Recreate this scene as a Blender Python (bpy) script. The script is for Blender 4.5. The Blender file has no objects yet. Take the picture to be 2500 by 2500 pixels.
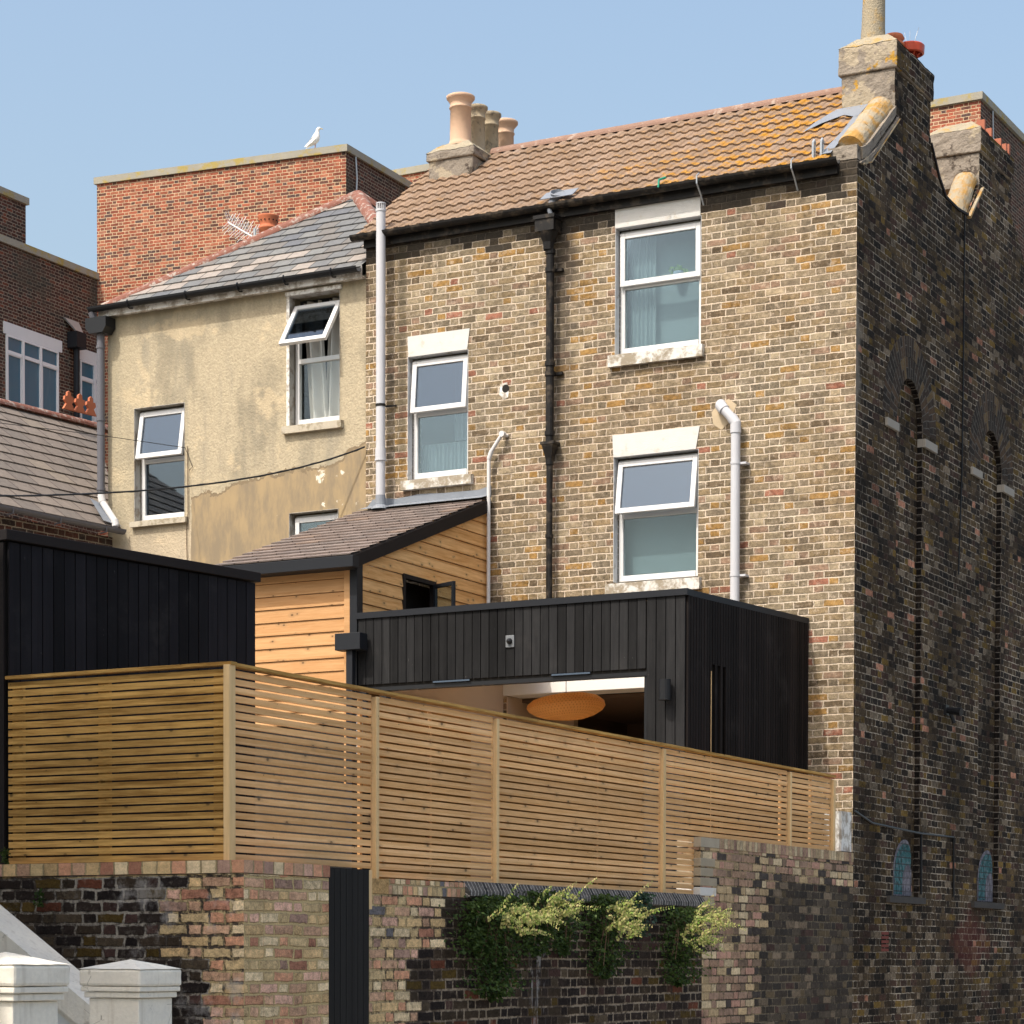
import bpy, math, random
from math import radians as rad, sin, cos, pi, tan, sqrt, atan2
from mathutils import Vector as V, Matrix
from mathutils.geometry import tessellate_polygon
random.seed(7)
S = bpy.context.scene
COL = S.collection
# ------------------------------------------------------------------ camera
K, CX, CY = 5940.0, 1250.0, 2510.0            # focal length and principal point for a 2500 px frame
YAW, PIT, ROLL = rad(28.3), rad(-1.7), rad(.16)
CAM = V((8.9105, -24.0123, 1.6))
FW = V((-sin(YAW)*cos(PIT), cos(YAW)*cos(PIT), sin(PIT)))
_r = V((cos(YAW), sin(YAW), 0)); _u = _r.cross(FW)
RT = _r*cos(ROLL)+_u*sin(ROLL); UP = -_r*sin(ROLL)+_u*cos(ROLL)
cd = bpy.data.cameras.new('camera'); cam = bpy.data.objects.new('camera', cd); COL.objects.link(cam)
cam.matrix_world = Matrix(((RT.x, UP.x, -FW.x, CAM.x), (RT.y, UP.y, -FW.y, CAM.y), (RT.z, UP.z, -FW.z, CAM.z), (0, 0, 0, 1)))
cd.sensor_width = 36; cd.lens = K/2500*36; cd.shift_y = (CY-1250)/2500; cd.clip_end = 2000; cd.clip_start = .1
S.camera = cam
# ------------------------------------------------------------------ light
L = V((.275, 1, -1.45)).normalized()          # direction the sunlight travels
sd = bpy.data.lights.new('sun', 'SUN'); sun = bpy.data.objects.new('sun', sd); COL.objects.link(sun)
sun.rotation_euler = L.to_track_quat('-Z', 'Y').to_euler(); sun.location = (0, -30, 40)
sd.energy = 2.15; sd.angle = rad(.5); sd.color = (1, .95, .87)
W = bpy.data.worlds.new('World'); S.world = W; W.use_nodes = True
nt = W.node_tree; bg = nt.nodes['Background']
sk = nt.nodes.new('ShaderNodeTexSky'); sk.sky_type = 'NISHITA'; sk.sun_disc = False
sk.sun_elevation = math.asin(-L.z); sk.sun_rotation = atan2(-L.x, -L.y)
sk.air_density = 1.5; sk.dust_density = 6.3; sk.ozone_density = 2.0; sk.altitude = 0
nt.links.new(sk.outputs[0], bg.inputs[0]); bg.inputs[1].default_value = .15
S.view_settings.view_transform = 'Standard'; S.view_settings.look = 'None'
S.view_settings.exposure = 0.68; S.view_settings.gamma = 1
S.render.engine = 'CYCLES'

# ------------------------------------------------------------------ helpers
def at(px, py, ax, val):                      # the point of a real plane seen at a pixel of the 2500 px photograph
    d = RT*((px-CX)/K)-UP*((py-CY)/K)+FW
    i = 'xyz'.index(ax)
    return CAM+d*((val-CAM[i])/d[i])

def s2l(c): return tuple(((x/255)/12.92 if x/255 < .04045 else ((x/255+.055)/1.055)**2.4) for x in c)

ORG = {}
def tag(o, label=None, cat=None, group=None, kind=None):
    for k, v in (('label', label), ('category', cat), ('group', group), ('kind', kind)):
        if v: o[k] = v
    return o
def thing(name, loc, label, cat, group=None):
    o = bpy.data.objects.new(name, None); COL.objects.link(o); o.location = loc; ORG[o.name] = V(loc)
    o.empty_display_size = .2
    return tag(o, label, cat, group)

class M:
    def __init__(s): s.v = []; s.f = []; s.m = []; s.uv = {}
    def poly(s, pts, m=0, n=None, uv=None):
        pts = [V(p) for p in pts]
        if n is not None:
            a = V((0, 0, 0))
            for i in range(len(pts)): a += pts[i].cross(pts[(i+1) % len(pts)])
            if a.dot(V(n)) < 0:
                pts.reverse()
                if uv: uv = list(reversed(uv))
        i0 = len(s.v); s.v += pts; s.f.append(list(range(i0, i0+len(pts)))); s.m.append(m)
        if uv: s.uv[len(s.f)-1] = uv
    def box(s, x0, y0, z0, x1, y1, z1, m=0):
        s.obox(V((x0, y0, z0)), V((x1-x0, 0, 0)), V((0, y1-y0, 0)), V((0, 0, z1-z0)), m)
    def obox(s, o, a, b, c, m=0):             # a corner and three edge vectors
        o, a, b, c = V(o), V(a), V(b), V(c)
        P = [o, o+a, o+a+b, o+b, o+c, o+a+c, o+a+b+c, o+b+c]; ce = o+(a+b+c)/2
        i0 = len(s.v); s.v += P
        for q in ((0, 1, 2, 3), (4, 5, 6, 7), (0, 1, 5, 4), (1, 2, 6, 5), (2, 3, 7, 6), (3, 0, 4, 7)):
            n = (P[q[1]]-P[q[0]]).cross(P[q[2]]-P[q[1]])
            if n.dot(P[q[0]]+P[q[2]]-ce*2) < 0: q = q[::-1]
            s.f.append([i0+k for k in q]); s.m.append(m if isinstance(m, int) else m(n))
    def tube(s, path, r, n=12, m=0, caps=True):
        path = [V(p) for p in path]; N = len(path); rr = r if isinstance(r, (list, tuple)) else [r]*N
        i0 = len(s.v); pu = None
        for i, p in enumerate(path):
            t = (path[min(i+1, N-1)]-path[max(i-1, 0)]).normalized()
            if pu is None: pu = t.orthogonal().normalized()
            pu = (pu-t*pu.dot(t)).normalized(); w = t.cross(pu)
            for k in range(n):
                a = 2*pi*k/n; s.v.append(p+(pu*cos(a)+w*sin(a))*rr[i])
        for i in range(N-1):
            for k in range(n):
                s.f.append([i0+i*n+k, i0+i*n+(k+1) % n, i0+(i+1)*n+(k+1) % n, i0+(i+1)*n+k]); s.m.append(m)
        if caps:
            s.f.append([i0+k for k in range(n)][::-1]); s.m.append(m)
            s.f.append([i0+(N-1)*n+k for k in range(n)]); s.m.append(m)
    def lathe(s, prof, c, n=24, m=0, ax=V((0, 0, 1))):
        c = V(c); e = ax.orthogonal().normalized(); g = ax.cross(e); i0 = len(s.v)
        for r, z in prof:
            for k in range(n): a = 2*pi*k/n; s.v.append(c+ax*z+(e*cos(a)+g*sin(a))*max(r, 1e-4))
        for i in range(len(prof)-1):
            for k in range(n): s.f.append([i0+i*n+k, i0+i*n+(k+1) % n, i0+(i+1)*n+(k+1) % n, i0+(i+1)*n+k]); s.m.append(m)
    def prism(s, pts, d, m=0):
        pts = [V(p) for p in pts]; d = V(d); ce = sum(pts, V((0, 0, 0)))/len(pts)
        s.poly(pts, m, -d); s.poly([p+d for p in pts], m, d)
        for i in range(len(pts)):
            a, b = pts[i], pts[(i+1) % len(pts)]; s.poly([a, b, b+d, a+d], m, (a+b)/2-ce)
    def wall(s, outl, holes, mp, d, m=0, hm=None):   # outline and holes in (a, b); mp maps them to 3-D; d is the thickness vector inward
        hm = m if hm is None else hm; d = V(d)
        loops = [[V((a, b, 0)) for a, b in l] for l in [outl]+holes]; flat = [p for l in loops for p in l]
        P = [V(mp(p.x, p.y)) for p in flat]
        for t in tessellate_polygon(loops):
            s.poly([P[i] for i in t], m, -d); s.poly([P[i]+d for i in t], m, d)
        k = 0
        for li, l in enumerate(loops):
            c = sum((P[k+i] for i in range(len(l))), V((0, 0, 0)))/len(l)
            for i in range(len(l)):
                a, b = P[k+i], P[k+(i+1) % len(l)]; o = (a+b)/2-c
                s.poly([a, b, b+d, a+d], m if li == 0 else hm, o if li == 0 else -o)
            k += len(l)
    def build(s, name, mats, parent=None, smooth=False, bevel=0, uvf=None):
        o0 = V((0, 0, 0)); q = parent
        while q is not None: o0 = o0+V(q.location); q = q.parent
        me = bpy.data.meshes.new(name); me.from_pydata([p-o0 for p in s.v], [], s.f)
        if not isinstance(mats, (list, tuple)): mats = [mats]
        for mt in mats: me.materials.append(mt)
        uvl = me.uv_layers.new(name='UVMap').data
        for i, pl in enumerate(me.polygons):
            pl.material_index = s.m[i]; pl.use_smooth = smooth
            n = pl.normal
            if abs(n.z) > .98: t = V((1, 0, 0))
            else: t = V((0, 0, 1)).cross(n).normalized()
            if (t.x if abs(t.x) > abs(t.y) else t.y) < 0: t = -t
            b = V((0, 1, 0)) if abs(n.z) > .98 else n.cross(t)
            if abs(n.z) <= .98 and b.z < 0: b = -b
            for j, li in enumerate(pl.loop_indices):
                p = s.v[me.loops[li].vertex_index]
                if i in s.uv: uvl[li].uv = s.uv[i][j]
                elif uvf: uvl[li].uv = uvf(p, n)
                else: uvl[li].uv = (p.dot(t), p.dot(b))
        me.update()
        o = bpy.data.objects.new(name, me); COL.objects.link(o); o.parent = parent
        if bevel:
            bv = o.modifiers.new('bevel', 'BEVEL'); bv.width = bevel; bv.segments = 2; bv.limit_method = 'ANGLE'; bv.angle_limit = rad(40)
        return o

# ------------------------------------------------------------------ material language
class E_:                                     # a node socket that can be used in arithmetic
    def __init__(s, nt, o): s.nt, s.o = nt, o
    def _m(s, op, *a):
        n = s.nt.nodes.new('ShaderNodeMath'); n.operation = op
        for i, x in enumerate((s,)+a):
            if isinstance(x, E_): s.nt.links.new(x.o, n.inputs[i])
            else: n.inputs[i].default_value = x
        return E_(s.nt, n.outputs[0])
    def __add__(s, b): return s._m('ADD', b)
    def __radd__(s, b): return s._m('ADD', b)
    def __sub__(s, b): return s._m('SUBTRACT', b)
    def __rsub__(s, b): return (s*-1)+b
    def __mul__(s, b): return s._m('MULTIPLY', b)
    def __rmul__(s, b): return s._m('MULTIPLY', b)
    def __truediv__(s, b): return s._m('DIVIDE', b)
    def floor(s): return s._m('FLOOR')
    def fr(s): return s._m('FRACT')
    def mod(s, b): return s._m('FLOORED_MODULO', b)
    def min(s, b): return s._m('MINIMUM', b)
    def max(s, b): return s._m('MAXIMUM', b)
    def gt(s, b): return s._m('GREATER_THAN', b)
    def lt(s, b): return s._m('LESS_THAN', b)
    def abs(s): return s._m('ABSOLUTE')
    def pow(s, b): return s._m('POWER', b)
    def ss(s, a, b):                          # smooth step from a to b
        n = s.nt.nodes.new('ShaderNodeMapRange'); n.interpolation_type = 'SMOOTHSTEP'
        s.nt.links.new(s.o, n.inputs[0]); n.inputs[1].default_value = a; n.inputs[2].default_value = b
        return E_(s.nt, n.outputs[0])

class Mat:
    def __init__(s, name, rough=.85, spec=.3):
        s.m = bpy.data.materials.new(name); s.m.use_nodes = True; s.nt = s.m.node_tree
        s.b = s.nt.nodes['Principled BSDF']; s.b.inputs['Roughness'].default_value = rough
        s.b.inputs['Specular IOR Level'].default_value = spec*.6
        u = s.nt.nodes.new('ShaderNodeUVMap'); x = s.nt.nodes.new('ShaderNodeSeparateXYZ'); s.nt.links.new(u.outputs[0], x.inputs[0])
        s.uvv = u.outputs[0]; s.u = E_(s.nt, x.outputs[0]); s.v = E_(s.nt, x.outputs[1])
        g = s.nt.nodes.new('ShaderNodeNewGeometry'); s.pos = g.outputs['Position']
        y = s.nt.nodes.new('ShaderNodeSeparateXYZ'); s.nt.links.new(s.pos, y.inputs[0])
        s.x, s.y, s.z = [E_(s.nt, y.outputs[i]) for i in range(3)]
    def vec(s, a, b, c=0.0):
        n = s.nt.nodes.new('ShaderNodeCombineXYZ')
        for i, q in enumerate((a, b, c)):
            if isinstance(q, E_): s.nt.links.new(q.o, n.inputs[i])
            else: n.inputs[i].default_value = q
        return n.outputs[0]
    def noise(s, vec, scale, detail=3, rough=.55, col=False):
        n = s.nt.nodes.new('ShaderNodeTexNoise'); s.nt.links.new(vec, n.inputs['Vector'])
        n.inputs['Scale'].default_value = scale; n.inputs['Detail'].default_value = detail; n.inputs['Roughness'].default_value = rough
        return E_(s.nt, n.outputs[1 if col else 0])
    def white(s, vec):
        n = s.nt.nodes.new('ShaderNodeTexWhiteNoise'); n.noise_dimensions = '3D'; s.nt.links.new(vec, n.inputs[0])
        return E_(s.nt, n.outputs[0]), n.outputs[1]
    def vor(s, vec, scale, feat='F1'):
        n = s.nt.nodes.new('ShaderNodeTexVoronoi'); n.feature = feat; s.nt.links.new(vec, n.inputs['Vector']); n.inputs['Scale'].default_value = scale
        return E_(s.nt, n.outputs[0])
    def ramp(s, f, stops, const=True):
        n = s.nt.nodes.new('ShaderNodeValToRGB'); s.nt.links.new(f.o, n.inputs[0]); r = n.color_ramp
        r.interpolation = 'CONSTANT' if const else 'LINEAR'
        while len(r.elements) < len(stops): r.elements.new(.5)
        for e, (p, c) in zip(r.elements, stops): e.position = p; e.color = (*c, 1)
        return n.outputs[0]
    def mix(s, f, a, b, mode='MIX'):
        n = s.nt.nodes.new('ShaderNodeMix'); n.data_type = 'RGBA'; n.blend_type = mode
        for k, q in ((0, f), (6, a), (7, b)):
            if isinstance(q, E_): s.nt.links.new(q.o, n.inputs[k])
            elif isinstance(q, (int, float)): n.inputs[k].default_value = q
            elif isinstance(q, tuple): n.inputs[k].default_value = (*q, 1)
            else: s.nt.links.new(q, n.inputs[k])
        return n.outputs[2]
    def scale(s, c, f):                       # colour times a factor socket
        return s.mix(1.0, c, s.vec(f, f, f), 'MULTIPLY')
    def bump(s, h, dist, strength=1):
        n = s.nt.nodes.new('ShaderNodeBump'); n.inputs['Strength'].default_value = strength; n.inputs['Distance'].default_value = dist
        s.nt.links.new(h.o, n.inputs['Height']); s.nt.links.new(n.outputs[0], s.b.inputs['Normal'])
    def col(s, c):
        if isinstance(c, tuple): s.b.inputs[0].default_value = (*c, 1)
        else: s.nt.links.new(c, s.b.inputs[0])
        return s.m

def plain(name, c, rough=.6, var=.12, scale=6, bump=.0, metal=0, spec=.4, dirt=None):
    m = Mat(name, rough, spec); m.b.inputs['Metallic'].default_value = metal
    n = m.noise(m.pos, scale, 5); n2 = m.noise(m.pos, scale*9, 3)
    c2 = m.scale(m.mix(0.0, c, c), n*(2*var)+n2*(var)+(1-1.5*var))
    if dirt:
        dc, amt, ds = dirt
        k = m.noise(m.pos, ds, 8, .65).ss(.62-amt*.25, .72-amt*.15)
        c2 = m.mix(k*.85, c2, dc)
    if bump: m.bump(n2+n*.6, bump)
    return m.col(c2)

def pal(*cs):                                 # evenly weighted or weighted constant ramp
    tot = sum(w for w, c in cs); p = 0; out = []
    for w, c in cs: out.append((p/tot, c)); p += w
    return out

def brick(name, cols, mortar, h=.075, sw=.225, hw=.1125, jw=.0055, split=None, cols2=None, mortar2=None, dirt=None, bumpd=.006,
          mott=.5, post=None, seed=0.0, flem=True, rough=.9, wob=.004, wv_=.4, smear=.25, mort3=None):
    m = Mat(name, rough, .2)
    nz = m.noise(m.uvv, 9, 3, .6); nz2 = m.noise(m.uvv, 10.3, 3, .6)
    nzb = m.noise(m.uvv, 2.1, 2, .5); u = m.u+(nz-.5)*wob*7; v = m.v+(nz2-.5)*wob*3.5+(nzb-.5)*wob*4
    row = (v/h).floor(); fv = v-row*h; dv = fv.min(h-fv)
    if flem:
        p = sw+hw; U = u+row.mod(2.0)*(p/2)
        cell = (U/p).floor(); fu = U-cell*p; isH = fu.gt(sw)
        loc = fu-isH*sw; wid = isH*(hw-sw)+sw
    else:
        p = sw; U = u+row.mod(2.0)*(p/2)
        cell = (U/p).floor(); loc = U-cell*p; isH = loc*0; wid = isH+sw
    du = loc.min(wid-loc)
    uc = u-loc+wid*.5; vc = row*h+h/2         # centre of the brick
    idv = m.vec(cell*2+isH+seed, row, 3.3+seed)
    w1, wc = m.white(idv); w2, _ = m.white(m.vec(cell*2+isH+17.7+seed, row, 9.1))
    edge = m.noise(m.uvv, 55, 3, .6)
    dm = du.min(dv)+(edge-.5)*.016
    jv_ = m.noise(m.uvv, 2.2, 4, .6); dm = dm-(jv_-.5)*jw*1.1
    k = dm.ss(jw*.7, jw*1.5)
    c = m.ramp(w1, cols); mo = m.mix(0.0, mortar, mortar)
    if split:
        sp = split(m, uc, vc); c = m.mix(sp, c, m.ramp(w1, cols2)); mo = m.mix(sp, mortar, mortar2 or mortar)
    a = m.noise(m.uvv, 22, 6, .7); b_ = m.noise(m.uvv, 4.0, 4, .6); d_ = m.noise(m.uvv, 90, 2, .5)
    f = (a-.5)*(mott*4.6)+(d_-.5)*(mott*2.2)+(b_-.5)*.8+(w2-.5)*wv_+1
    c = m.scale(c, f.max(.15))
    pit = m.noise(m.uvv, 38, 4, .6).lt(.33)
    c = m.mix(pit*.5, c, tuple(x*.25 for x in mortar))
    if mort3: mo = m.mix((m.noise(m.uvv, 1.3, 6, .65)+(m.noise(m.uvv, 17, 4, .7)-.5)*.8).ss(.42, .60), mort3, mo)
    mo = m.scale(mo, (b_-.5)*.9+(d_-.5)*1.0+1); c = m.mix(m.noise(m.uvv, 13, 6, .7).ss(.52, .66)*smear, c, mo)
    cc = m.mix(k, mo, c)
    if dirt:
        for dc, sc_, lo, hi, amt in dirt:
            kk = m.noise(m.pos, sc_, 7, .6).ss(lo, hi); cc = m.mix(kk*amt, cc, dc)
    if post: cc = post(m, cc, uc, vc)
    m.bump(k*1.0+a*.35+d_*.15, bumpd)
    return m.col(cc)

def wood(name, c1, c2, pitch, vert=False, rough=.75, knot=.0, seed=0.0, bump=.0015, grain=1.0, split=None):
    m = Mat(name, rough, .25)
    al, ac = (m.v, m.u) if vert else (m.u, m.v)
    idn = (ac/pitch).floor(); w, _ = m.white(m.vec(idn, seed, 2.2)); w2, _ = m.white(m.vec(idn, seed+5, 7.2))
    vv = m.vec(al*1.3+w*30, ac*16, seed)
    g = m.noise(vv, 2.2, 6, .62); g2 = m.noise(m.vec(al*6+w*9, ac*120, seed), 1.0, 3, .6)
    f = ((g-.5)*2.2*grain+.5+(g2-.5)*.6*grain+(w2-.5)*.5)
    c = m.mix(f.max(0.0).min(1.0), c1, c2)
    if knot:
        for sg, off in ((.52, 0.0), (.83, .37)):
            q = al/sg+w*7+off; cl = q.floor(); h1, _ = m.white(m.vec(cl, idn, seed+off)); h2, _ = m.white(m.vec(cl, idn, seed+off+4)); h3, _ = m.white(m.vec(cl, idn, seed+off+8))
            dx = (q.fr()-.15-h1*.7)*sg; dy = ((ac/pitch).fr()-.25-h2*.5)*pitch; rr = (h3*.7+.3)*h3.gt(1-knot*.62)
            d = ((dx/1.5)*(dx/1.5)+dy*dy+(g-.5)*.00018).max(0.0).pow(.5)/(rr*.018+.0001)
            c = m.mix((1-d.ss(.9, 2.6))*.45, c, tuple(x*.55 for x in c2)); c = m.mix((1-d.ss(.35, .9))*.85, c, tuple(x*.16 for x in c2))
    m.bump(g2+g*.5, bump)
    return m.col(c)

# ---- palettes (linear base colours)
YB = (.235, .175, .10); GB = (.205, .163, .105); OB = (.275, .165, .058); PB = (.235, .158, .108); RB = (.26, .115, .075); DB = (.125, .093, .058); LB = (.285, .23, .15); GR = (.185, .15, .103)
def facade_post(m, c, uc, vc):                # sooty black course under the gutter and round the old hopper
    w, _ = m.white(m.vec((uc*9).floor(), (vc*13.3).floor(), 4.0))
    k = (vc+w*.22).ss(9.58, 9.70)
    st = (1-((m.x+3.40)+(w-.5)*.16).abs().ss(.05, .17))*m.z.ss(5.6, 9.5)*.75
    k2 = (1-(m.x+5.47).abs().ss(.03, .09))*.55*m.z.ss(6.8, 7.6)
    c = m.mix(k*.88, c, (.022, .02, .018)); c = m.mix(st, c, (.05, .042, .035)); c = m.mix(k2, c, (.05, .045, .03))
    tint = m.noise(m.pos, .55, 3).ss(.40, .62)      # warmer, yellower and greyer areas
    return m.mix(tint*.35, c, m.mix(1.0, c, (.80, .70, .62), 'MULTIPLY'))
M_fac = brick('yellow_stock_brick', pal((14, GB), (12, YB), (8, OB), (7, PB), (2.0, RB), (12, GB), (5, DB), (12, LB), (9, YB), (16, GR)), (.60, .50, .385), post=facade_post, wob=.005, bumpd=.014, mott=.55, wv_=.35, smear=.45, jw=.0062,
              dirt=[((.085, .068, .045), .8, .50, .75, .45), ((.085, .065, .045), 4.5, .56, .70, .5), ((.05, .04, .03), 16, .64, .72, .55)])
def side_post(m, c, uc, vc):
    n = m.noise(m.pos, .8, 5, .6)
    c = m.scale(c, n.ss(.3, .7)*.75+.55)
    corner = (1-(m.y+(m.noise(m.pos, 5, 4)-.5)*.5).ss(.0, .2))*m.z.ss(6.9, 7.4)*(1-m.z.ss(8.2, 8.8))
    c = m.mix(corner*.7, c, (.24, .21, .17))
    red = (1-((m.y-4.0).abs()*.9+((m.z-1.75)*2.0).abs()+(m.noise(m.pos, 5, 4)-.5)*1.2).ss(.55, 1.0))
    return m.mix(red*.5, c, (.10, .022, .018))
M_side = brick('sooty_brick', pal((24, (.040, .027, .016)), (18, (.066, .045, .025)), (16, (.020, .015, .011)), (12, (.095, .063, .030)), (7, (.12, .075, .020)), (2.0, (.34, .16, .10)), (8, (.15, .115, .078)), (9, (.052, .029, .020))),
               (.46, .39, .30), mort3=(.075, .055, .038), jw=.0040, wob=.005, smear=.2, wv_=.7, post=side_post, mott=.7, dirt=[((.018, .016, .014), 1.3, .52, .72, .55), ((.30, .24, .17), 7.0, .68, .76, .5)])
REDP = pal((34, (.29, .085, .05)), (20, (.22, .068, .045)), (14, (.11, .05, .04)), (10, (.34, .12, .07)), (7, (.10, .06, .055)), (8, (.30, .13, .085)))
def lich(amt, thr):
    def f(m, c, uc, vc):
        k = m.noise(m.pos, 1.4, 8, .65).ss(thr, thr+.05)
        return m.mix(k*amt, c, (.42, .26, .03))
    return f
M_red = brick('red_brick', REDP, (.55, .42, .27), mott=.22, jw=.006, post=lich(.5, .70), dirt=[((.25, .20, .16), 1.2, .66, .74, .6)])
M_dkred = brick('dark_red_brick', pal((34, (.085, .036, .026)), (20, (.06, .03, .024)), (10, (.045, .032, .028)), (4, (.15, .05, .03))), (.30, .25, .19), jw=.006, mott=.25, dirt=[((.06, .065, .05), .7, .56, .66, .5)])
NEWP = pal((13, (.54, .28, .17)), (17, (.56, .39, .20)), (14, (.50, .31, .20)), (13, (.64, .50, .31)), (6, (.36, .17, .11)), (5, (.15, .14, .145)), (9, (.50, .37, .20)), (10, (.62, .38, .28)), (6, (.33, .21, .16)))
BLKP = pal((30, (.024, .017, .014)), (22, (.038, .027, .018)), (16, (.016, .012, .011)), (9, (.055, .031, .026)), (6, (.07, .045, .012)), (2, (.10, .035, .02)), (6, (.07, .052, .034)))
def split_left(m, uc, vc):                    # old black brickwork left of the reclaimed brick toothing
    j, _ = m.white(m.vec((vc/.075).floor(), 2.0, 1.0))
    lim = (1-vc.ss(1.55, 1.62))*.28-.43
    return (uc+(j-.5)*.13).gt(lim+.03)*1.0+(vc.gt(2.12))
def salt(amt, sc=3.0, thr=.60):
    return lambda m, c, uc, vc: m.mix(m.noise(m.pos, sc, 9, .7).ss(thr, thr+.12)*amt, c, (.42, .40, .38))
M_lw = brick('old_black_brick', BLKP, (.30, .27, .225), split=split_left, cols2=NEWP, mortar2=(.46, .35, .18), mott=.5, mort3=(.05, .04, .032), post=salt(.45, 2.6, .545), jw=.0085, wob=.008, bumpd=.01)
M_new = brick('reclaimed_brick', NEWP, (.46, .35, .18), mott=.5, jw=.0085, wob=.008, bumpd=.01)
def split_mid(m, uc, vc):
    j, _ = m.white(m.vec((vc/.075).floor(), 6.0, 1.0))
    return (uc+(j-.5)*.12).lt(-8.55-(vc.lt(1.62))*.45)
def drips(m, c, uc, vc):                      # runs of old white paint down the wall
    c = salt(.25, 2.2, .62)(m, c, uc, vc)
    k = (1-(m.y+7.10).abs().ss(.10, .20))*m.z.ss(.6, .9)*(1-m.z.ss(1.62, 1.8))
    n = m.noise(m.vec(m.y*14, m.z*1.6, 2.0), 1.0, 6, .6).ss(.50, .60)*m.noise(m.pos, 5, 6, .7).ss(.44, .58)
    return m.mix(k*n*.8, c, (.34, .33, .32))
M_mw = brick('soot_black_wall_brick', BLKP, (.26, .21, .155), mort3=(.07, .052, .038), split=split_mid, cols2=NEWP, mortar2=(.46, .35, .18), mott=.5, post=drips, jw=.0075, wob=.005)
OLDP = pal((16, (.34, .22, .15)), (15, (.42, .31, .18)), (12, (.27, .18, .13)), (12, (.52, .41, .26)), (7, (.06, .05, .045)), (10, (.40, .23, .17)), (6, (.17, .12, .085)))
def split_raise(m, uc, vc):
    j, _ = m.white(m.vec((vc/.075).floor(), 8.0, 1.0))
    lim = (vc-1.2).max(0.0)*.35-2.62+(vc.gt(2.3))*9
    return (uc+(j-.5)*.14).lt(lim)
M_rw = brick('weathered_wall_brick', pal((26, (.05, .04, .032)), (20, (.075, .06, .045)), (16, (.035, .03, .026)), (10, (.10, .075, .045)), (5, (.17, .13, .09)), (6, (.06, .036, .03))), (.16, .13, .09), mort3=(.05, .04, .03),
             split=split_raise, cols2=OLDP, mortar2=(.33, .25, .14), mott=.4, dirt=[((.03, .026, .02), 1.6, .55, .72, .45)], jw=.006)
M_arch = brick('arch_brick', pal((20, (.05, .035, .025)), (20, (.035, .028, .022)), (10, (.08, .05, .03)), (4, (.12, .08, .04))), (.14, .125, .105), h=.072, sw=.235, flem=False, jw=.0045, mott=.4)
M_sold = brick('brick_on_edge', NEWP, (.33, .26, .145), h=.075, sw=.30, flem=False, mott=.3, jw=.006, seed=5.0)
M_solddk = brick('slate_black_coping_brick', pal((2, (.035, .033, .032)), (2, (.055, .05, .047)), (1, (.022, .022, .022))), (.16, .15, .14), h=.05, sw=.30, flem=False, mott=.5, jw=.0035, seed=9.0)
M_soldold = brick('weathered_brick_on_edge', pal((2, (.30, .24, .17)), (2, (.24, .17, .13)), (1, (.34, .29, .21)), (1, (.20, .14, .13))), (.22, .18, .12), h=.075, sw=.30, flem=False, mott=.4, jw=.006, seed=2.0)

# render on the cream house
def mk_render():
    m = Mat('cream_pebble_render', .95, .15)
    c = (.425, .36, .25)
    g = m.noise(m.pos, 42, 3, .6); big = m.noise(m.vec(m.x*1.0, m.y, m.z*.45), 1.4, 6, .6); st = m.noise(m.vec(m.x*3.2, m.y, m.z*.5), 1.0, 5, .6)
    cc = m.scale(m.mix(0.0, c, c), (g-.5)*.7+1)
    cc = m.mix(big.ss(.47, .60)*.75, cc, (.25, .22, .16))
    cc = m.mix(st.ss(.50, .66)*.55, cc, (.27, .245, .19))
    cc = m.mix(m.noise(m.pos, 1.7, 6, .62).ss(.56, .62)*.45, cc, (.60, .48, .31))
    # smooth patch of bare older render below and right of the cracked edge
    edge = m.z+(m.noise(m.pos, 1.6, 9, .62)-.5)*.7-(m.x+8.4)*.12-((m.x+6.35).max(0.0))*.5+.36
    k = (1-edge.ss(7.42, 7.45))*((m.x+(m.noise(m.pos, 3, 5)-.5)*.12).gt(-8.42))
    pc = m.mix(m.noise(m.vec(m.x*2.5, m.y, m.z*.8), 2.2, 7, .65).ss(.35, .65), (.36, .27, .155), (.25, .20, .135))
    pc = m.mix(m.noise(m.pos, 4.5, 9, .7).ss(.60, .64)*((m.z-6.98).abs().lt(.3))*(m.x.gt(-7.2)), pc, (.72, .66, .54))
    cc = m.mix(k, cc, pc)
    cc = m.mix((edge-7.435).abs().lt(.018)*(m.x.gt(-8.42)), cc, (.22, .17, .11))
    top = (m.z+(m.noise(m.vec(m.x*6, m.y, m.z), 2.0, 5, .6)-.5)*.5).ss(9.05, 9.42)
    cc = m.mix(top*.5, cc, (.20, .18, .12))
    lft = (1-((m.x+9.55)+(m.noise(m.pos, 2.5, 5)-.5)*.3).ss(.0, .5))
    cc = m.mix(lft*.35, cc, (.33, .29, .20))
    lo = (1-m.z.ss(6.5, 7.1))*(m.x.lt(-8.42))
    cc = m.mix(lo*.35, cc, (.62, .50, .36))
    m.bump(g*(1-k)+k*.5, .011)
    return m.col(cc)
M_cream = mk_render()
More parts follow.
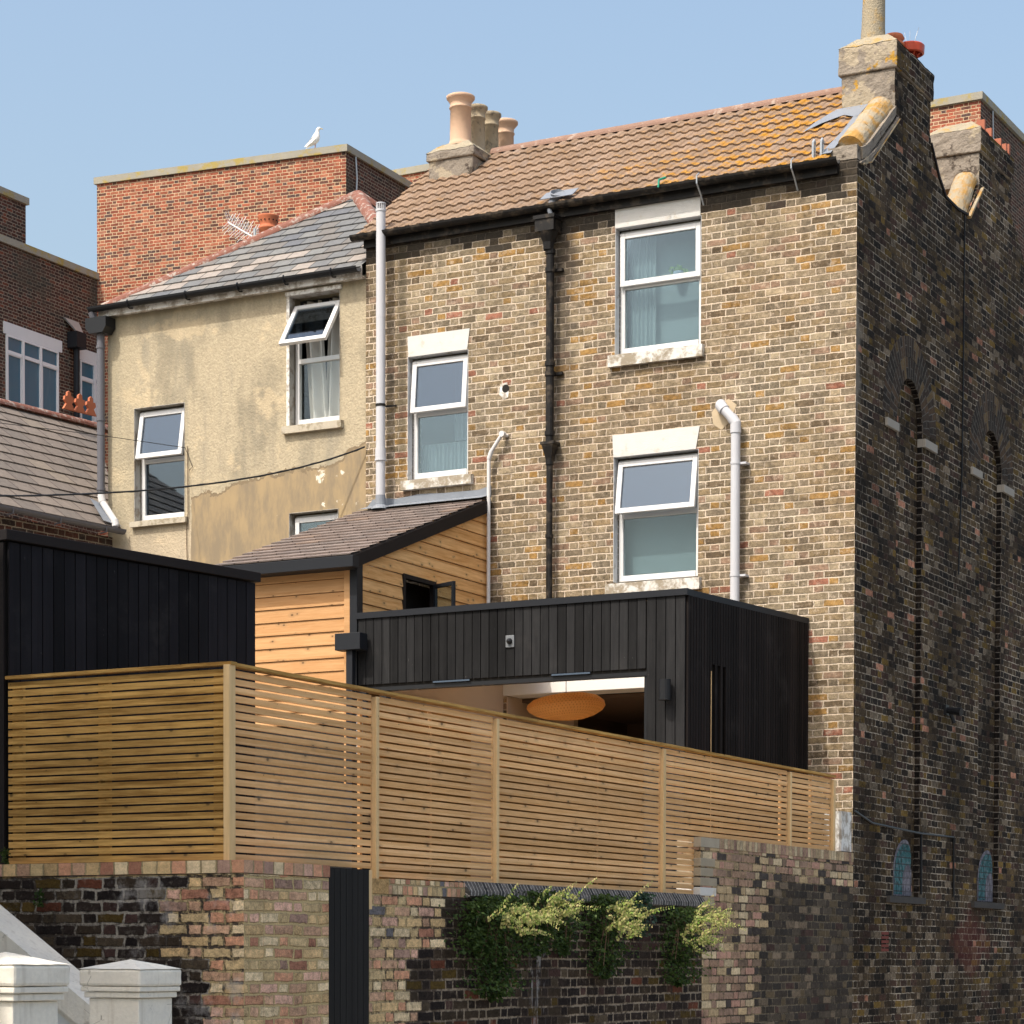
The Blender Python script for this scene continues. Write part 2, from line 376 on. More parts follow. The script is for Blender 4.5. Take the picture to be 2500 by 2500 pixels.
def mk_tiles():
    m = Mat('brown_concrete_tile', .85, .25)
    row = (m.v/.2545).floor(); w, _ = m.white(m.vec((m.u/.15).floor(), row, 1.0))
    n = m.noise(m.pos, 30, 4, .6); b = m.noise(m.pos, 1.3, 5, .6)
    c = m.scale(m.mix(w, (.215, .145, .095), (.275, .19, .13)), (n-.5)*.7+(b-.5)*.4+1)
    c = m.mix(m.noise(m.pos, 5, 6, .65).ss(.5, .7)*.35, c, (.27, .24, .22))
    c = m.mix(m.noise(m.pos, 60, 2).gt(.70)*.5, c, (.5, .48, .42))
    fv = (m.v/.2545).fr(); low = 1-fv.ss(.05, .75)
    lx = (m.x+(b-.5)*3).ss(-3.9, -1.2)
    k = (m.noise(m.pos, 7, 7, .65)+m.noise(m.pos, 1.6, 3)*.25-.125+low*.14+lx*.13-.07).ss(.57, .76)
    c = m.mix(k*(lx*.75+.25), c, m.mix(n.ss(.35, .65), (.33, .15, .015), (.43, .22, .03)))
    m.bump(n, .004); return m.col(c)
M_tile = mk_tiles()
def mk_slate(name, stops, mort, jv=.2, w=.3, seed=0.0, spots=.3, light=None):
    m = Mat(name, .8, .2)
    row = (m.v/jv).floor(); wj, _ = m.white(m.vec(row, seed, 4.0)); U = m.u+row.mod(2.0)*(w/2)+wj*.05
    cell = (U/w).floor(); fu = (U/w).fr(); du = fu.min(1-fu)*w; fv = (m.v/jv).fr()*jv
    w1, _ = m.white(m.vec(cell, row, 1+seed)); n = m.noise(m.pos, 14, 6, .65); n2 = m.noise(m.pos, 60, 3)
    c = m.ramp(w1, stops)
    if light:                                  # paler slates laid in the lower courses
        w3, _ = m.white(m.vec(cell, row, 7+seed)); k = (row*jv).lt(light[1])*((row*jv).gt(.1))*(w3.lt(light[2])); k = k.max(w3.lt(.05)); c = m.mix(k, c, light[0])
    c = m.scale(c, (n-.5)*.8+(n2-.5)*.3+1)
    c = m.mix(m.noise(m.pos, 26, 3).gt(.70)*spots, c, (.50, .48, .43))
    k = (du.lt(.0075))*1.0
    c = m.mix(k*.85, c, mort); m.bump(n*.4+w1*.6-k*1.0, .006); return m.col(c)
# ---- plain materials
M_white = plain('white_upvc', (.66, .66, .65), .35, .03)
M_oldwh = plain('flaking_white_paint', (.74, .73, .69), .8, .1, 5, .004, dirt=((.30, .25, .19), .75, 9))
M_lint = plain('white_painted_brick', (.62, .61, .575), .85, .08, 12, .006, dirt=((.55, .50, .42), .25, 7))
M_lint2 = plain('grey_white_reveal_paint', (.55, .56, .57), .8, .08, 9, .003, dirt=((.32, .29, .25), .35, 10))
M_sill = plain('weathered_stone_sill', (.46, .41, .32), .9, .15, 8, .004, dirt=((.26, .22, .15), .5, 11))
M_blackp = plain('black_painted_iron', (.011, .010, .0095), .5, .3, 20, .001, spec=.35, dirt=((.07, .055, .04), .5, 8))
M_blkpl = plain('black_plastic', (.014, .015, .017), .4, .1)
M_anth = plain('anthracite_metal', (.011, .013, .017), .55, .08)
M_greyp = plain('grey_plastic_pipe', (.50, .505, .525), .5, .05, 3)
M_whpipe = plain('white_plastic_pipe', (.60, .59, .58), .45, .05, 4)
M_greydp = plain('dark_grey_downpipe', (.12, .12, .135), .45, .08)
M_lead = plain('lead_flashing', (.21, .23, .26), .5, .15, 5, .004)
def mk_cement(name, base, lich_):
    m = Mat(name, .95, .15); n = m.noise(m.pos, 4, 6, .6); n2 = m.noise(m.pos, 38, 4); c = m.scale(m.mix(0.0, base, base), n*.5+n2*.4+.55)
    c = m.mix(m.noise(m.pos, 5.5, 9, .7).ss(.58, .63)*.85, c, (.07, .055, .045)); c = m.mix(m.noise(m.vec(m.x+9, m.y, m.z), 3.2, 6, .6).ss(.55, .60)*.6, c, (.44, .37, .26))
    c = m.mix(m.noise(m.vec(m.x, m.y+7, m.z), 6, 7, .65).ss(.56, .60)*lich_, c, (.42, .23, .02)); m.bump(n*1.2+n2*.4, .03); return m.col(c)
M_mortar = mk_cement('cement_render_grey', (.25, .215, .175), .0); M_mortarl = mk_cement('lichened_cement_grey', (.25, .215, .175), .85)
M_crown = plain('buff_cement', (.33, .285, .205), .95, .1, 6, .012, dirt=((.42, .24, .03), .45, 3.0))
M_cop = plain('lichened_cement_coping', (.36, .305, .215), .95, .12, 6, .010, dirt=((.42, .22, .04), .75, 5.5))
M_conc = plain('weathered_concrete_coping', (.31, .29, .235), .9, .15, 3, .005, dirt=((.36, .27, .06), .5, 3.5))
M_concdk = plain('mossy_concrete_coping', (.28, .30, .27), .9, .2, 3, .005, dirt=((.14, .13, .10), .4, 3.5))
M_pot1 = plain('buff_terracotta', (.56, .38, .26), .8, .08, 5, .003)
M_pot2 = plain('sooty_buff_terracotta', (.38, .31, .21), .85, .25, 7, .004, dirt=((.14, .12, .09), .5, 8))
M_terra = plain('orange_terracotta', (.48, .15, .07), .7, .12, 6, .002)
M_hip = plain('red_hip_tile', (.22, .095, .068), .85, .15, 9, .006, dirt=((.42, .38, .33), .5, 14))
M_ridge = plain('brown_ridge_tile', (.25, .155, .115), .85, .12, 6, .004, dirt=((.42, .34, .28), .3, 9))
M_black_in = plain('dark_interior', (.02, .018, .016), .9, .1)
M_inw = plain('interior_plaster', (.62, .47, .34), .9, .02, 2)
M_inc = plain('white_ceiling', (.80, .78, .74), .9, .02, 2)
def mk_stucco():
    m = Mat('off_white_stucco', .85, .2); n = m.noise(m.pos, 2.5, 6, .6); n2 = m.noise(m.pos, 45, 3, .6); st = m.noise(m.vec(m.x*16, m.y*16, m.z*1.2), 1.0, 5, .6)
    c = m.scale(m.mix(n.ss(.35, .65), (.80, .75, .64), (.70, .66, .575)), n2*.24+.88)
    c = m.mix(st.ss(.52, .72)*.35, c, (.42, .36, .27)); c = m.mix(m.noise(m.pos, 9, 8, .7).ss(.62, .68)*.5, c, (.26, .23, .18))
    cr = m.vor(m.pos, 5.0, 'DISTANCE_TO_EDGE'); c = m.mix(cr.lt(.006)*m.noise(m.pos, 3, 3).gt(.52)*.6, c, (.2, .17, .13))
    m.bump(n*1.5+n2*.5, .006); return m.col(c)
M_stucco = mk_stucco()
M_asph = plain('asphalt', (.15, .145, .135), .9, .2, 30, .004)
M_pave = brick('concrete_paving', pal((1, (.40, .37, .32)), (1, (.44, .40, .34))), (.12, .11, .1), h=.6, sw=.6, flem=False, mott=.15)
M_gravel = plain('pale_patio_stone', (.30, .26, .21), .9, .2, 8, .003)
M_clip = plain('galvanised_clip', (.45, .47, .48), .4, .1, metal=.6)
M_alu = plain('aluminium_rod', (.74, .75, .76), .5, .05, metal=.1)
M_felt = plain('black_edge_trim', (.015, .011, .010), .75, .1)
M_orange = plain('red_brick_patch', (.36, .13, .08), .9, .1)
FN = (.56, .375, .225)
M_fence = wood('planed_softwood_slat', (.62, .335, .125), (.87, .535, .26), .053, knot=.22, grain=.75)
def slat_tone(mt):                            # every slat weathers to its own tone
    nt_ = mt.node_tree; q = Mat.__new__(Mat); q.m = mt; q.nt = nt_; b = nt_.nodes['Principled BSDF']; g = nt_.nodes.new('ShaderNodeNewGeometry'); ri = E_(nt_, g.outputs['Random Per Island'])
    old = b.inputs[0].links[0].from_socket; n = q.noise(g.outputs['Position'], .9, 5, .6); c = q.scale(old, ri*.34+.83+(n-.5)*.5)
    y = nt_.nodes.new('ShaderNodeSeparateXYZ'); nt_.links.new(g.outputs['Position'], y.inputs[0]); c = q.mix((1-E_(nt_, y.outputs[2]).ss(2.15, 2.6))*.22*n.ss(.35, .6), c, (.20, .16, .11)); nt_.links.new(c, b.inputs[0]); return mt
slat_tone(M_fence)
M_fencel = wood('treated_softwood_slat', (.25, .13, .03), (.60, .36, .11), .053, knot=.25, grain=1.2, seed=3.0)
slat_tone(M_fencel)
M_post = wood('softwood_post', (.58, .39, .18), (.78, .56, .30), .3, vert=True, knot=.3, grain=.6, seed=4.0)
M_clad = wood('larch_shiplap', (.60, .29, .09), (.92, .56, .25), .135, knot=1.15, grain=.9, seed=6.0)
M_cladf = wood('pale_shiplap', (.42, .215, .085), (.60, .36, .175), .135, knot=.9, grain=.6, seed=8.0)
M_bclad = wood('black_stained_board', (.009, .009, .0095), (.02, .02, .0205), .1, vert=True, rough=.9, grain=.8, seed=1.0)
def dusty(mt):                                # fixings, dust and pale scratches on the stained boards
    nt_ = mt.node_tree; q = Mat.__new__(Mat); q.m = mt; q.nt = nt_; q.b = nt_.nodes['Principled BSDF']
    u = nt_.nodes.new('ShaderNodeUVMap'); x = nt_.nodes.new('ShaderNodeSeparateXYZ'); nt_.links.new(u.outputs[0], x.inputs[0]); q.uvv = u.outputs[0]; U, Vv = E_(nt_, x.outputs[0]), E_(nt_, x.outputs[1])
    g = nt_.nodes.new('ShaderNodeNewGeometry'); pos = g.outputs['Position']; ri = E_(nt_, g.outputs['Random Per Island'])
    old = q.b.inputs[0].links[0].from_socket; n = q.noise(pos, 1.1, 6, .6)
    c = q.scale(old, ri*.9+.55+(n-.5)*1.2); sc = q.noise(q.vec(U*70, Vv*9, 1.0), 1.0, 3, .6).gt(.735); c = q.mix(sc*.55, c, (.20, .19, .18))
    c = q.mix(q.noise(pos, 2.2, 8, .65).ss(.55, .75)*.25, c, (.06, .055, .05)); nt_.links.new(c, q.b.inputs[0]); return mt
dusty(M_bclad)
M_bcladr = wood('brown_black_stained_board', (.006, .0045, .0045), (.014, .0105, .0095), .1, vert=True, rough=.8, grain=.5, seed=2.0)
dusty(M_bcladr)
M_gatem = wood('black_gate_board', (.012, .011, .011), (.02, .019, .018), .09, vert=True, rough=.7, grain=.4, seed=2.5)
def mk_glass(name, tint, gl, rough=.02):
    m = bpy.data.materials.new(name); m.use_nodes = True; t = m.node_tree; t.nodes.clear()
    o = t.nodes.new('ShaderNodeOutputMaterial'); mx = t.nodes.new('ShaderNodeMixShader'); tr = t.nodes.new('ShaderNodeBsdfTransparent'); g = t.nodes.new('ShaderNodeBsdfGlossy')
    lw = t.nodes.new('ShaderNodeLayerWeight'); lw.inputs[0].default_value = .5; mr = t.nodes.new('ShaderNodeMapRange'); mr.inputs[3].default_value = gl; mr.inputs[4].default_value = .75
    t.links.new(lw.outputs['Fresnel'], mr.inputs[0]); t.links.new(mr.outputs[0], mx.inputs[0])
    tr.inputs[0].default_value = (*tint, 1); g.inputs[0].default_value = (.6, .68, .76, 1); g.inputs['Roughness'].default_value = rough
    if rough > .2: mr.inputs[4].default_value = .03
    elif gl < .025: mr.inputs[4].default_value = .35 if gl else .12
    t.links.new(tr.outputs[0], mx.inputs[1]); t.links.new(g.outputs[0], mx.inputs[2]); t.links.new(mx.outputs[0], o.inputs[0]); return m
M_glass = mk_glass('window_glass', (.86, .92, .93), .02)
M_glassc = mk_glass('clear_window_glass', (.95, .97, .97), .0, .03)
M_glassr = mk_glass('sky_reflecting_glass', (.42, .48, .53), .07)
M_clear = mk_glass('clear_rooflight_glass', (.99, .99, .99), .0, .3)
def mk_net(name, c, trans):
    m = bpy.data.materials.new(name); m.use_nodes = True; t = m.node_tree; b = t.nodes['Principled BSDF']; b.inputs[0].default_value = (*c, 1); b.inputs['Roughness'].default_value = .9
    b.inputs['Alpha'].default_value = trans; return m
M_net = mk_net('net_curtain', (.33, .39, .40), .75)
M_blind = mk_net('pale_blind', (.24, .29, .30), 1)
M_cur = mk_net('white_curtain', (.62, .58, .52), 1)

# ================================================================== ground
m = M(); m.poly([(-400, -400, -.004), (400, -400, -.004), (400, 400, -.004), (-400, 400, -.004)], 0, (0, 0, 1))
tag(m.build('street', M_asph), kind='structure', label='dark asphalt street running past the garden wall')
m = M(); m.box(.0, -60, 0, 2.6, 60, .12); m.box(-40, -14.2, 0, -.004, -11.56, .119)
tag(m.build('pavement', M_pave), kind='structure', label='paved footway at the foot of the brick wall')
m = M(); m.box(-12, -11.05, .0, -.24, -.01, 2.05)
tag(m.build('garden_ground', M_gravel), kind='structure', label='raised pale paved garden behind the slatted fence')

# ------------------------------------------------------------------ shared builders
def boards(m, p0, p1, z0, z1, w, gap, th, mi=0, skip=None, j=.0015, ztop=None):
    """vertical boards standing on the line p0-p1, outward to the right-hand side of the direction"""
    p0, p1 = V((p0[0], p0[1], 0)), V((p1[0], p1[1], 0)); d = (p1-p0); Ln = d.length; d.normalize(); o = V((d.y, -d.x, 0))
    n = max(1, round(Ln/w)); w = Ln/n
    for i in range(n):
        if skip and skip(i, n): continue
        a = p0+d*(i*w+gap/2); t = th+random.uniform(-j, j)
        zz0 = z0(i*w+w/2) if callable(z0) else z0; zz1 = z1(i*w+w/2) if callable(z1) else z1
        m.obox(a+V((0, 0, zz0)), d*(w-gap), o*t, V((0, 0, zz1-zz0)), mi)

def window(parent, x0, x1, z0, z1, zm, yr, tilt, lab=None, glass2=None, sub=True, fw=.055):
    """white plastic window: outer frame, fixed lower light and top-hung upper sash opened by tilt"""
    m = M(); y0, y1 = yr, yr+.06
    m.box(x0, y0, z0, x0+fw, y1, z1); m.box(x1-fw, y0, z0, x1, y1, z1)
    m.box(x0+fw, y0, z1-fw, x1-fw, y1, z1); m.box(x0+fw, y0-.01, z0, x1-fw, y1, z0+fw*1.15)
    m.box(x0+fw, y0, zm-fw*.5, x1-fw, y1, zm+fw*.5)
    w = m.build('window', M_white, parent, bevel=.005)
    if lab: w['label'] = lab
    p = M(); g = fw+.004; p.box(x0+g, y0+.025, z0+fw, x1-g, y0+.031, zm-fw*.5); p.build('pane', glass2 or M_glass, w)
    # upper sash
    ct, st = cos(tilt), sin(tilt); top = z1-fw*.6; bot = zm-.002; H = top-bot
    def T(x, s, t): return V((x, y0-.006-t*ct-s*st, top-s*ct+t*st))     # s down the sash, t outwards
    def bar(mm, xa, xb, sa, sb, ta, tb): 
        o = T(xa, sa, ta); mm.obox(o, V((xb-xa, 0, 0)), T(xa, sb, ta)-o, T(xa, sa, tb)-o)
    sx0, sx1 = x0+.018, x1-.018; b = .058; m = M()
    bar(m, sx0, sx0+b, 0, H, 0, .045); bar(m, sx1-b, sx1, 0, H, 0, .045); bar(m, sx0+b, sx1-b, 0, b, 0, .045); bar(m, sx0+b, sx1-b, H-b, H, 0, .045)
    s = m.build('sash', M_white, w, bevel=.005)
    m = M(); bar(m, sx0+b-.004, sx1-b+.004, b-.004, H-b+.004, .018, .024); m.build('pane', M_glassr if tilt > .05 else M_glass, w)
    return w

def lintel(parent, x0, x1, z0, z1, fl, mat=None):
    m = M(); m.prism([(x0, -.004, z0), (x1, -.004, z0), (x1+fl, -.004, z1), (x0-fl*.3, -.004, z1)], (0, -.006, 0))
    return m.build('lintel', mat or M_lint, parent)
def sill(parent, x0, x1, z0, z1, out=.06, mat=None):
    m = M(); m.prism([(x0, .10, z0), (x0, -out, z0), (x0, -out, z1-.015), (x0, .10, z1)], (x1-x0, 0, 0))
    return m.build('sill', mat or M_sill, parent, bevel=.006)
def reveal(parent, x0, x1, z0, z1, mat, y1=.1):
    m = M(); e = .004
    m.box(x0, -.003, z0, x0+e, y1, z1); m.box(x1-e, -.003, z0, x1, y1, z1); m.box(x0+e, -.003, z1-e, x1-e, y1, z1)
    return m.build('reveal', mat, parent)
def halfround(m, a, b, r, n=10, mi=0, up=V((0, 0, 1)), jig=.004):
    """half round tile or coping from a to b, closed at both ends"""
    a, b = V(a), V(b); d = (b-a).normalized(); sd_ = d.cross(up).normalized(); uu = sd_.cross(d)
    segs = max(2, int((b-a).length/.33)); pts = []
    for s_ in range(segs):
        for e_ in (0, 1):
            c = a.lerp(b, (s_+e_)/segs); rr = r*(1+jig*8*(e_-.5)+random.uniform(-jig, jig))
            pts.append([c+sd_*(cos(pi*k/n)*rr)+uu*(sin(pi*k/n)*rr) for k in range(n+1)])
    for q in range(0, len(pts), 2):
        for k in range(n): m.poly([pts[q][k], pts[q][k+1], pts[q+1][k+1], pts[q+1][k]], mi, (pts[q][k]-a.lerp(b, .5)))
    m.poly(pts[0], mi, -d); m.poly(pts[-1], mi, d)
    for q in range(1, len(pts)-1, 2): m.poly(pts[q], mi, d)
def gutter(m, a, b, r, mi=0, out=V((0, -1, 0)), n=8):
    """open half-round gutter"""
    a, b = V(a), V(b); d = (b-a).normalized(); z = V((0, 0, 1)); rows = []
    for c in (a, b):
        rows.append([c+out*(-cos(pi*k/n)*r)-z*(sin(pi*k/n)*r) for k in range(n+1)]+[c+out*(-cos(pi*k/n)*(r-.006))-z*(sin(pi*k/n)*(r-.006)) for k in range(n, -1, -1)])
    N = len(rows[0])
    for k in range(N): m.poly([rows[0][k], rows[0][(k+1) % N], rows[1][(k+1) % N], rows[1][k]], mi)
    m.poly(rows[0], mi, -d); m.poly(rows[1], mi, d)

# ================================================================== the brick house
BH = thing('brick_house', (0, 0, 0), 'tall yellow stock brick house with brown tiled roof and sooty blank side wall', 'house')
m = M()
holes = [(-2.77, -1.75, 8.08, 9.5), (-2.78, -1.77, 5.63, 7.03), (-5.39, -4.60, 6.98, 8.41), (-4.10, -.95, 2.05, 4.52)]
m.wall([(-5.95, 0), (0, 0), (0, 9.84), (-5.95, 9.84)], [[(a, c), (b, c), (b, d), (a, d)] for a, b, c, d in holes], lambda a, b: (a, 0, b), (0, .3, 0))
for i, f in enumerate(m.f):
    if all(abs(m.v[k].x) < 1e-5 for k in f): m.m[i] = 1
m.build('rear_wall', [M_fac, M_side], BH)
# side wall with two tall blind arches
def arch(yc, hw, zb, zs, n=14): return [(yc-hw, zb), (yc+hw, zb)]+[(yc+hw*cos(pi*k/n), zs+hw*1.18*sin(pi*k/n)) for k in range(n+1)]
A1, A2 = (1.70, .43), (4.66, .43)
side = [(.3, 0), (8.6, 0), (8.6, 8.6), (5.95, 10.28), (5.38, 10.7), (4.10, 10.7), (3.66, 10.24), (3.3, 10.2), (2.85, 10.22), (2.62, 10.38), (2.33, 10.66), (1.14, 10.66), (.3, 10.0)]
M_sootrev = brick('soot_black_reveal', pal((3, (.010, .008, .007)), (1, (.03, .022, .016))), (.16, .14, .12), jw=.005, mott=.4)
m = M(); m.wall(side, [arch(c, h, 2.26, 7.42) for c, h in (A1, A2)], lambda a, b: (0, a, b), (-.062, 0, 0), hm=1)
m.build('side_wall', [M_side, M_sootrev], BH)
m = M(); m.wall([(y, z-.0) for y, z in side], [], lambda a, b: (-.064, a, b), (-.23, 0, 0)); m.build('side_wall_backing', M_side, BH)
for c, h in (A1, A2):
    m = M(); n = 15; zs = 7.42
    for r0, r1, off in ((h+.004, h+.232, 0), (h+.238, h+.46, .5)):
        k = 1.18
        for i in range(n*2):
            a0, a1 = pi*i/(n*2), pi*(i+1)/(n*2)
            q = [(r, a) for r, a in ((r0, a0), (r1, a0), (r1, a1), (r0, a1))]
            P = [V((.004, c+r*cos(a), zs+(r+h*(k-1)*sin(a))*sin(a))) for r, a in q]
            m.poly(P, 0, (1, 0, 0), uv=[(r-r0+.0, a*(r0+r1)/2+off*.05) for r, a in q])
        # closing rims
        for rr, sg in ((r0, -1), (r1, 1)):
            for i in range(n*2):
                a0, a1 = pi*i/(n*2), pi*(i+1)/(n*2); p = [V((x, c+rr*cos(a), zs+(rr+h*(k-1)*sin(a))*sin(a))) for x, a in ((.0005, a0), (.004, a0), (.004, a1), (.0005, a1))]
                m.poly(p, 0)
    m.build('brick_arch', M_arch, BH, uvf=None)
    for y0, y1 in ((c-h-.38, c-h), (c+h, c+h+.42)):
        m = M(); m.box(.0005, y0, 7.27, .035, y1, 7.36); 
        if y0 > c: m.box(-.060, y0-.003, 7.27, .0, y0, 7.36)
        m.build('springer_stone', plain('pale_stone_block', (.33, .30, .255), .9, .1, 9), BH, bevel=.006)
    m = M(); m.box(.0005, c-h-.22, 2.19, .045, c+h+.12, 2.262); m.build('niche_sill', M_concdk if 0 else plain('sooty_sill_stone', (.06, .055, .05), .9, .2, 9), BH)
# paintings at the foot of the blind arches
def mural_mat(seed):
    m = Mat('painted_niche', .85, .2); n = m.noise(m.vec(m.y*9, m.z*1.6, seed), 3.0, 5, .65); n2 = m.noise(m.pos, 30, 3)
    c = m.mix(n.ss(.42, .58), (.02, .08, .085), (.07, .17, .18)); c = m.mix(n2.gt(.58)*.5, c, (.20, .20, .22))
    fv = (m.z/.075).fr(); j = fv.min(1-fv).lt(.09); c = m.mix(j*.8, c, (.05, .045, .045)); c = m.mix(m.noise(m.pos, 16, 6, .7).ss(.52, .60)*.75, c, (.03, .026, .022)); return m.col(c)
def mural_w(seed):
    m = Mat('painted_white', .85, .2); n = m.noise(m.vec(m.y*9, m.z*1.6, seed), 3.0, 5, .65)
    c = m.mix(n.ss(.4, .62), (.22, .21, .235), (.08, .075, .09)); fv = (m.z/.075).fr(); j = fv.min(1-fv).lt(.08); c = m.mix(j*.7, c, (.10, .09, .09)); c = m.mix(m.noise(m.pos, 18, 6, .7).ss(.54, .62)*.7, c, (.04, .035, .03)); return m.col(c)
for c, teal, seed in ((1.73, 0, 1.0), (4.75, 1, 5.0)):
    m = M(); x = -.0585
    def blob(y0, y1, z0, z1, xx, mi, p=2.2, sk=0.0):
        cy, hw = (y0+y1)/2, (y1-y0)/2; pts = [(y0, z0), (y1, z0)]+[(cy+hw*cos(pi*k/14)+sk*sin(pi*k/14), z0+(z1-z0)*.45+(z1-z0)*.55*sin(pi*k/14)**(1/1.3)) for k in range(15)]
        m.prism([(xx, a, b) for a, b in pts], (.0015, 0, 0), mi)
    o = c-.34; blob(o+.03, o+.60, 2.275, 2.90, x, 1, sk=.10); blob(o+.07, o+.60, 2.29, 2.86, x+.002, 0, sk=.10); blob(o+.33, o+.63, 2.28, 2.62, x+.004, 1, sk=.04)
    pn = m.build('painted_niche', [mural_mat(seed), mural_w(seed)], BH)
    pn['label'] = 'turquoise and white painted shape low in the %s blind arch' % ('nearer' if not teal else 'farther')
m = M()
for k in range(5): m.box(.0005, .9, 1.66+k*.045, .006, 1.12, 1.69+k*.045)
m.build('air_brick', plain('red_air_brick', (.16, .045, .035), .9, .1), BH)
m = M(); m.box(.0005, 2.93, 4.37, .03, 3.05, 4.49); m.tube([(.03, 2.99, 4.43), (.20, 2.97, 4.40)], [.035, .05], 10); m.tube([(.06, 3.0, 4.40), (.10, 3.02, 4.28)], .022, 8)
m.build('security_lamp', M_blkpl, BH)
m = M(); m.tube([(.012, 3.53, 10.2), (.012, 3.52, 8.4), (.012, 3.50, 7.2), (.02, 3.38, 6.03)], .009, 6); m.build('wall_cable', M_blkpl, BH)
m = M(); m.tube([(.012, -.0+.02, 3.12), (.012, .55, 3.02), (.012, 2.1, 2.98), (.012, 3.3, 2.99), (.012, 3.32, 2.3)], .012, 6); m.tube([(.012, 2.15, 2.97), (.012, 2.16, 2.3)], .016, 6); m.build('wall_cable', M_blkpl, BH)
# mortar patches at the corner and vent hole
m = M(); m.lathe([(.0, .0), (.045, 0), (.045, .006), (.0, .006)], (-4.12, 0, 7.92), 14, ax=V((0, -1, 0))); m.build('vent_hole', M_black_in, BH)
m = M(); m.prism([(-4.19, -.002, 7.97), (-4.20, -.002, 7.86), (-4.14, -.002, 7.80), (-4.09, -.002, 7.82), (-4.08, -.002, 7.87), (-4.10, -.002, 7.99)], (0, -.003, 0)); m.build('mortar_patch', M_oldwh, BH)
m = M(); m.prism([(-1.62, -.002, 7.40), (-1.60, -.002, 7.27), (-1.50, -.002, 7.20), (-1.40, -.002, 7.30), (-1.33, -.002, 7.45), (-1.42, -.002, 7.52), (-1.52, -.002, 7.50)], (0, -.003, 0)); m.build('mortar_patch', plain('sandy_mortar', (.50, .40, .27), .95, .1, 9, .004), BH)
m = M(); m.box(-5.94, 3.62, 2, -.31, 3.72, 9.7); m.box(-5.94, .31, 2, -5.84, 3.6, 9.7); m.box(-3.25, .31, 5.0, -3.15, 3.6, 9.6); m.build('inner_wall', M_black_in, BH)
# roofs
def tile_roof(name, x0, x1, ya, za, yb, zb, rows, parent, mat, sgn=1, per=.15):
    m = M(); n = 10; N = int((x1-x0)/per*n); P0, P1 = V((0, ya, za)), V((0, yb, zb)); d = (P1-P0); Ln = d.length; d.normalize()
    nr = V((0, -d.z, d.y)); nr = nr if nr.z > 0 else -nr; rl = Ln/rows; prof = [0, .0, -.004, .0, .0, .013, .018, .014, .018, .013]
    for r in range(rows):
        lift = random.uniform(-.002, .003); js = random.uniform(-.012, .012)
        for i in range(N):
            for a in (0,):
                xa, xb = x0+(x1-x0)*i/N, x0+(x1-x0)*(i+1)/N; ha, hb = prof[i % n], prof[(i+1) % n]
                tj = .004*((int((xa-x0)/(per*2))*7+r*3) % 3)/2
                lo, up = P0+d*(r*rl-.03), P0+d*((r+1)*rl+.004)
                A = lo+nr*(.034+lift+ha); B = lo+nr*(.034+lift+hb); C = up+nr*(.010+hb); D = up+nr*(.010+ha)
                A, B, C, D = [V((x, p.y, p.z)) for x, p in ((xa, A), (xb, B), (xb, C), (xa, D))]
                uvv = [(xa, r*rl), (xb, r*rl), (xb, (r+.999)*rl), (xa, (r+.999)*rl)]
                m.poly([A, B, C, D], 0, nr, uv=uvv)
                m.poly([A-nr*.016, B-nr*.016, B, A], 0, -d, uv=[uvv[0], uvv[1], uvv[1], uvv[0]])
    e0, e1 = V((x0, ya, za)), V((x0, yb, zb))
    m.obox(e0-nr*.03, V((x1-x0, 0, 0)), e1-e0, nr*.035, 0)
    return m.build(name, mat, parent)
RF = tile_roof('tiled_roof', -6.02, -.28, -.10, 9.83, 1.75, 11.18, 9, BH, M_tile)
m = M(); m.obox((-5.95, 1.76, 11.16), (5.6, 0, 0), (0, 1.75, -1.27), (0, .01, .03)); m.obox((-5.95, 3.55, 9.92), (5.6, 0, 0), (0, 1.25, .95), (0, 0, .03)); m.obox((-5.95, 4.8, 10.86), (5.6, 0, 0), (0, 3.4, -2.2), (0, 0, .03)); m.build('roof_slope', M_tile, BH)
m = M(); halfround(m, (-5.25, 1.76, 11.165), (-.60, 1.76, 11.165), .09, jig=.002); m.build('ridge_tiles', M_ridge, RF)
# eaves gutter
m = M(); gutter(m, (-6.06, -.13, 9.83), (-.16, -.13, 9.83), .062); m.box(-5.95, -.055, 9.70, -.2, -.001, 9.835)
g = m.build('gutter', M_blackp, BH)
m = M()
for x in (-.65, -1.72): m = M(); m.tube([(x, -.14, 9.90), (x, -.20, 9.86), (x, -.198, 9.78), (x, -.10, 9.70), (x, -.015, 9.60)], .009, 6); m.build('gutter_bracket', M_clip, g)
m = M(); m.tube([(-2.13, -.10, 9.93), (-2.16, -.20, 9.88), (-2.165, -.205, 9.80)], .012, 6); m.build('gutter_bracket', plain('green_clip', (.02, .28, .18), .5, .05), g)
# windows
reveal(BH, -2.77, -1.75, 8.14, 9.5, M_lint2); window(BH, -2.755, -1.765, 8.155, 9.48, 8.88, .10, 0.0)
reveal(BH, -2.78, -1.77, 5.68, 7.03, M_lint2); window(BH, -2.765, -1.785, 5.69, 7.01, 6.40, .10, rad(9), lab='window with its top sash pushed open')
reveal(BH, -5.39, -4.60, 7.03, 8.41, M_lint2); window(BH, -5.375, -4.615, 7.04, 8.39, 7.77, .10, rad(5.5))
lintel(BH, -2.77, -1.76, 9.50, 9.715, .0); lintel(BH, -2.78, -1.80, 7.03, 7.27, .045); lintel(BH, -5.38, -4.61, 8.41, 8.64, .03)
M_ws = plain('flaking_white_sill', (.66, .64, .59), .85, .1, 8, .006, dirt=((.24, .19, .12), .9, 9))
sill(BH, -2.83, -1.71, 8.0, 8.14, .06, M_ws); sill(BH, -2.85, -1.73, 5.53, 5.67, .06, M_ws); sill(BH, -5.45, -4.53, 6.90, 7.02, .06, M_ws)
